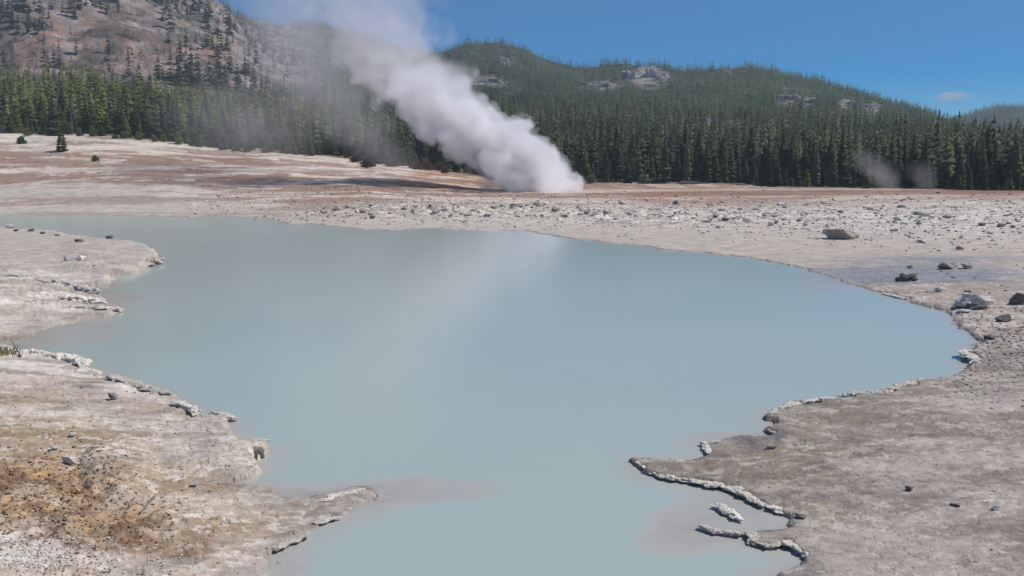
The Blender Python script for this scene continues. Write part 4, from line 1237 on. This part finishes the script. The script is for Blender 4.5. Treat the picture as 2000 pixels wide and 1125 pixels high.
# dark stick beside the sunken boulder, straw tuft on the left shore
x0, y0, z0 = ground_hit(303, 992); x1, y1, z1 = ground_hit(274, 1008)
v_, f_ = tube([(x0, y0, z0 + 0.14), ((x0 + x1) / 2, (y0 + y1) / 2, (z0 + z1) / 2 + 0.09), (x1, y1, z1 + 0.02)], [0.016, 0.014, 0.008], 6, 1)
st = bpy.data.objects.new("stick", data_of("stick", v_, f_, M_DARK)); link(st)
tag(st, "short dark stick lying at the foot of the rounded mud mound", "stick")
def tuft(px, py, n, h_, label):
    x, y, z = ground_hit(px, py)
    rnd = random.Random(8)
    V, T = [], []
    for _ in range(n):
        a = rnd.uniform(0, 6.28); l = h_ * rnd.uniform(0.5, 1.1); le = rnd.uniform(0.1, 0.9) * l
        ox, oy = rnd.gauss(0, 0.14), rnd.gauss(0, 0.10)
        w_ = 0.009
        b = len(V)
        V += [(ox - w_, oy, 0), (ox + w_, oy, 0), (ox + w_ + math.cos(a) * le * .5, oy + math.sin(a) * le * .5, l * .7), (ox - w_ + math.cos(a) * le * .5, oy + math.sin(a) * le * .5, l * .7), (ox + math.cos(a) * le, oy + math.sin(a) * le, l * .9)]
        T += [(b, b + 1, b + 2, b + 3), (b + 3, b + 2, b + 4)]
    o = bpy.data.objects.new("grass_tuft", data_of("grass_tuft", V, T, M_STRAW)); o.location = (x, y, z - 0.02); link(o)
    return tag(o, label, "grass")
tuft(10, 694, 90, 0.26, "straw coloured grass tuft on the left shore")
x0, y0, z0 = ground_hit(24, 680); x1, y1, z1 = ground_hit(41, 699)
v_, f_ = tube([(x0, y0, z0 + 0.18), (x1, y1, z1 + 0.03)], [0.018, 0.024], 6, 1)
st = bpy.data.objects.new("branch", data_of("branch", v_, f_, M_DEAD)); link(st)
tag(st, "pale broken branch lying in the straw tuft", "branch")

# ------------------------------------------------------------------ steam
def curve_node(n, inp, pts):
    c = add(n, "ShaderNodeFloatCurve")
    cv = c.mapping.curves[0]
    cv.points[0].location = pts[0]; cv.points[-1].location = pts[-1]
    for p in pts[1:-1]: cv.points.new(*p)
    for p in cv.points: p.handle_type = 'AUTO'
    c.mapping.update()
    n.links.new(inp, c.inputs["Value"])
    return c.outputs[0]

def mth(n, op, a, b=None, c=None, clamp=False):
    x = add(n, "ShaderNodeMath", operation=op); x.use_clamp = clamp
    for i, v in enumerate((a, b, c)):
        if v is None: continue
        if isinstance(v, (int, float)): x.inputs[i].default_value = v
        else: n.links.new(v, x.inputs[i])
    return x.outputs[0]

def steam(name, path, dens, base_d, label, cat, depth_at, puff, soft, amp, hull, seed, colour=(0.985, 0.975, 1.0), lean=0.0, squash=1.0, aniso=0.25):
    """path: (px, py, half width in px, relative density) from the foot upward; the volume is bounded by a tube of that shape"""
    u = depth_at / F
    P = [((px - 1000) * u, (z_at(py, depth_at)), hw * u, dn) for px, py, hw, dn in path]
    z0, z1 = P[0][1], P[-1][1]
    X0 = P[0][0]
    xs = [p[0] - X0 for p in P]
    xmin, xmax = min(xs) - 1, max(xs) + 1
    rmax = max(p[2] for p in P) * 1.05
    # domain
    V, Fc = [], []
    NS, NK = 40, 28
    zz = [p[1] - z0 for p in P]; rads = [p[2] for p in P]
    for i in range(NS + 1):
        t = i / NS
        z = (zz[-1]) * t
        cx = float(np.interp(z, zz, xs)); rr_ = float(np.interp(z, zz, rads)) * hull
        if i in (0, NS): rr_ *= 0.55
        for k in range(NK):
            a = 6.2832 * k / NK
            q = 1 + 0.10 * mnoise.noise(Vector((cx * 0.25, z * 0.25 + k * 0.35, seed)))
            V.append((cx + math.cos(a) * rr_ * q, math.sin(a) * rr_ * q * squash + lean * z, z))
    for i in range(NS):
        for k in range(NK): Fc.append((i * NK + k, i * NK + (k + 1) % NK, (i + 1) * NK + (k + 1) % NK, (i + 1) * NK + k))
    Fc.append(tuple(range(NK))[::-1]); Fc.append(tuple(range(NS * NK, NS * NK + NK)))
    m = bpy.data.materials.new(name + "_vapour"); m.use_nodes = True
    n = m.node_tree
    n.nodes.remove(n.nodes["Principled BSDF"])
    tc = add(n, "ShaderNodeTexCoord")
    H = zz[-1]
    # swirl the look-up, then measure how deep inside the plume a point lies
    wn = noise_node(n, 0.16 * 7 / max(rads[len(rads) // 2], 1), 2, 0.5, tc.outputs["Object"])
    vm = add(n, "ShaderNodeVectorMath", operation='MULTIPLY_ADD'); 
    n.links.new(wn.outputs["Color"], vm.inputs[0]); sw = rads[len(rads) // 2] * 0.55
    vm.inputs[1].default_value = (sw, sw, sw * 0.6); n.links.new(tc.outputs["Object"], vm.inputs[2])
    vs = add(n, "ShaderNodeVectorMath", operation='SUBTRACT'); n.links.new(vm.outputs[0], vs.inputs[0]); vs.inputs[1].default_value = (sw * .5, sw * .5, sw * .3)
    sep = add(n, "ShaderNodeSeparateXYZ"); n.links.new(vs.outputs[0], sep.inputs[0])
    t = mth(n, 'DIVIDE', sep.outputs[2], H, clamp=True)
    cxn = mth(n, 'MULTIPLY_ADD', curve_node(n, t, [(z / H, (x - xmin) / (xmax - xmin)) for z, x in zip(zz, xs)]), xmax - xmin, xmin)
    rdn = mth(n, 'MULTIPLY', curve_node(n, t, [(z / H, r_ / rmax) for z, r_ in zip(zz, rads)]), rmax)
    ddn = curve_node(n, t, [(z / H, p[3]) for z, p in zip(zz, P)])
    dx = mth(n, 'SUBTRACT', sep.outputs[0], cxn)
    dy = mth(n, 'DIVIDE', mth(n, 'SUBTRACT', sep.outputs[1], mth(n, 'MULTIPLY', sep.outputs[2], lean)), squash)
    rad = mth(n, 'SQRT', mth(n, 'ADD', mth(n, 'MULTIPLY', dx, dx), mth(n, 'MULTIPLY', dy, dy)))
    f = mth(n, 'SUBTRACT', 1.0, mth(n, 'DIVIDE', rad, rdn))
    mid = rads[len(rads) // 2]
    nz = noise_node(n, 2.6 / mid, 6, 0.62, tc.outputs["Object"], 0.3)
    f = mth(n, 'ADD', f, mth(n, 'MULTIPLY', mth(n, 'SUBTRACT', nz.outputs[0], 0.5), amp))
    if puff > 0:
        for sc_, am_ in ((1.9, 1.0), (4.3, 0.42)):
            vo = add(n, "ShaderNodeTexVoronoi"); vo.feature = 'SMOOTH_F1'; vo.inputs["Scale"].default_value = sc_ / mid; vo.inputs["Smoothness"].default_value = 0.30
            n.links.new(vs.outputs[0], vo.inputs["Vector"])
            f = mth(n, 'ADD', f, mth(n, 'MULTIPLY', mth(n, 'SUBTRACT', 0.42, vo.outputs["Distance"]), puff * am_))
    f = mth(n, 'SUBTRACT', f, 0.12)
    d = mth(n, 'MULTIPLY', f, soft, clamp=True)
    # keep the vapour inside the bounds
    sep2 = add(n, "ShaderNodeSeparateXYZ"); n.links.new(tc.outputs["Object"], sep2.inputs[0])
    top = mth(n, 'MULTIPLY', mth(n, 'SUBTRACT', 1.0, mth(n, 'DIVIDE', sep2.outputs[2], H)), 5.0, clamp=True)
    d = mth(n, 'MULTIPLY', mth(n, 'MULTIPLY', mth(n, 'MULTIPLY', d, ddn), top), base_d)
    pv = add(n, "ShaderNodeVolumePrincipled")
    pv.inputs["Color"].default_value = (*colour, 1); pv.inputs["Anisotropy"].default_value = aniso
    n.links.new(d, pv.inputs["Density"])
    n.links.new(pv.outputs[0], n.nodes["Material Output"].inputs["Volume"])
    me = data_of(name, V, Fc, m)
    o = bpy.data.objects.new(name, me)
    o.location = (X0, depth_at, z0)
    link(o)
    return tag(o, label, cat)

steam("steam_plume", [(1052, 391, 88, 0.8), (1052, 370, 100, 1.0), (1022, 335, 120, 1.0), (980, 295, 132, 1.0), (925, 250, 132, 1.0), (868, 210, 126, 0.8), (815, 160, 122, 0.34), (775, 100, 132, 0.11), (735, 30, 155, 0.055), (690, -60, 185, 0.035), (640, -150, 200, 0.02)],
      None, 1.1, "thick white steam plume billowing from the vent on the far flat", "steam plume", 134.0, 0.8, 5.5, 1.05, 1.12, 1)
steam("steam_veil", [(790, 345, 60, 0.5), (720, 280, 110, 0.6), (650, 200, 140, 0.7), (610, 120, 150, 1.0), (590, 40, 160, 1.0), (580, -60, 160, 0.6), (560, -140, 160, 0.4)],
      None, 0.05, "thin drifting steam veil trailing off left of the plume", "steam", 150.0, 0.0, 1.3, 1.0, 1.15, 2)
steam("steam_wisp", [(500, 308, 150, 0.5), (490, 275, 200, 0.9), (480, 235, 210, 1.0), (470, 195, 190, 0.7), (460, 150, 150, 0.3)],
      None, 0.018, "low grey steam wisp in front of the trees under the scree mountain", "steam", 165.0, 0.0, 1.3, 1.1, 1.15, 3)
steam("steam_wisp", [(1735, 382, 26, 0.9), (1728, 360, 36, 1.0), (1710, 335, 46, 0.8), (1692, 312, 42, 0.5), (1680, 285, 36, 0.2)],
      None, 0.10, "small grey steam wisp before the trees, nearer the plume of two", "steam", 140.0, 0.0, 1.5, 1.1, 1.15, 4)
steam("steam_wisp", [(1808, 384, 22, 0.8), (1803, 362, 30, 0.9), (1795, 340, 36, 0.6), (1788, 310, 32, 0.2)],
      None, 0.08, "small grey steam wisp before the trees, farther from the plume of two", "steam", 136.0, 0.0, 1.5, 1.1, 1.15, 5)

# ------------------------------------------------------------------ haze: one closed box of thin air round the place
def haze_box():
    m = bpy.data.materials.new("thin_air"); m.use_nodes = True
    n = m.node_tree
    n.nodes.remove(n.nodes["Principled BSDF"])
    pv = add(n, "ShaderNodeVolumePrincipled")
    pv.inputs["Color"].default_value = (0.72, 0.87, 1.0, 1)
    pv.inputs["Density"].default_value = 0.00024
    pv.inputs["Anisotropy"].default_value = 0.0
    n.links.new(pv.outputs[0], n.nodes["Material Output"].inputs["Volume"])
    X, Y0, Y1, Z0, Z1 = float(np.abs(HX).max()) + 40, -400, 1660, -60, float(HZ.max()) + 24
    V = [(-X, Y0, Z0), (X, Y0, Z0), (X, Y1, Z0), (-X, Y1, Z0), (-X, Y0, Z1), (X, Y0, Z1), (X, Y1, Z1), (-X, Y1, Z1)]
    Fc = [(3, 2, 1, 0), (4, 5, 6, 7), (0, 1, 5, 4), (1, 2, 6, 5), (2, 3, 7, 6), (3, 0, 4, 7)]
    o = bpy.data.objects.new("haze", data_of("haze", V, Fc, m)); link(o)
    tag(o, kind="stuff")
haze_box()

# ------------------------------------------------------------------ a small fair-weather cloud far off
def cloud(px, py, wpx, hp, depth, dens, label):
    u = depth / F
    x = (px - 1000) * u * CP; z = z_at(py, depth)
    m = bpy.data.materials.new("cloud_vapour"); m.use_nodes = True
    n = m.node_tree; n.nodes.remove(n.nodes["Principled BSDF"])
    tc = add(n, "ShaderNodeTexCoord")
    ln = add(n, "ShaderNodeVectorMath", operation='LENGTH'); n.links.new(tc.outputs["Object"], ln.inputs[0])
    nz = noise_node(n, 1.8, 4, 0.6, tc.outputs["Object"])
    f = mth(n, 'MULTIPLY_ADD', nz.outputs[0], 1.6, -0.55)
    d = mth(n, 'MULTIPLY', mth(n, 'SUBTRACT', mth(n, 'ADD', f, 0.55), ln.outputs["Value"]), 1.6, clamp=True)
    pv = add(n, "ShaderNodeVolumePrincipled"); pv.inputs["Color"].default_value = (1, 1, 1, 1)
    n.links.new(mth(n, 'MULTIPLY', d, dens), pv.inputs["Density"])
    n.links.new(pv.outputs[0], n.nodes["Material Output"].inputs["Volume"])
    me = rock_data("cloud", 71, m, 1, 1, 1, 3, 0, 0.05)
    o = bpy.data.objects.new("cloud", me); o.location = (x, depth, z); o.scale = (wpx * u / 2, wpx * u / 3, hp * u / 2); link(o)
    return tag(o, label, "cloud")
cloud(1852, 188, 100, 30, 3200.0, 0.020, "small faint white cloud low over the dip between the hills")
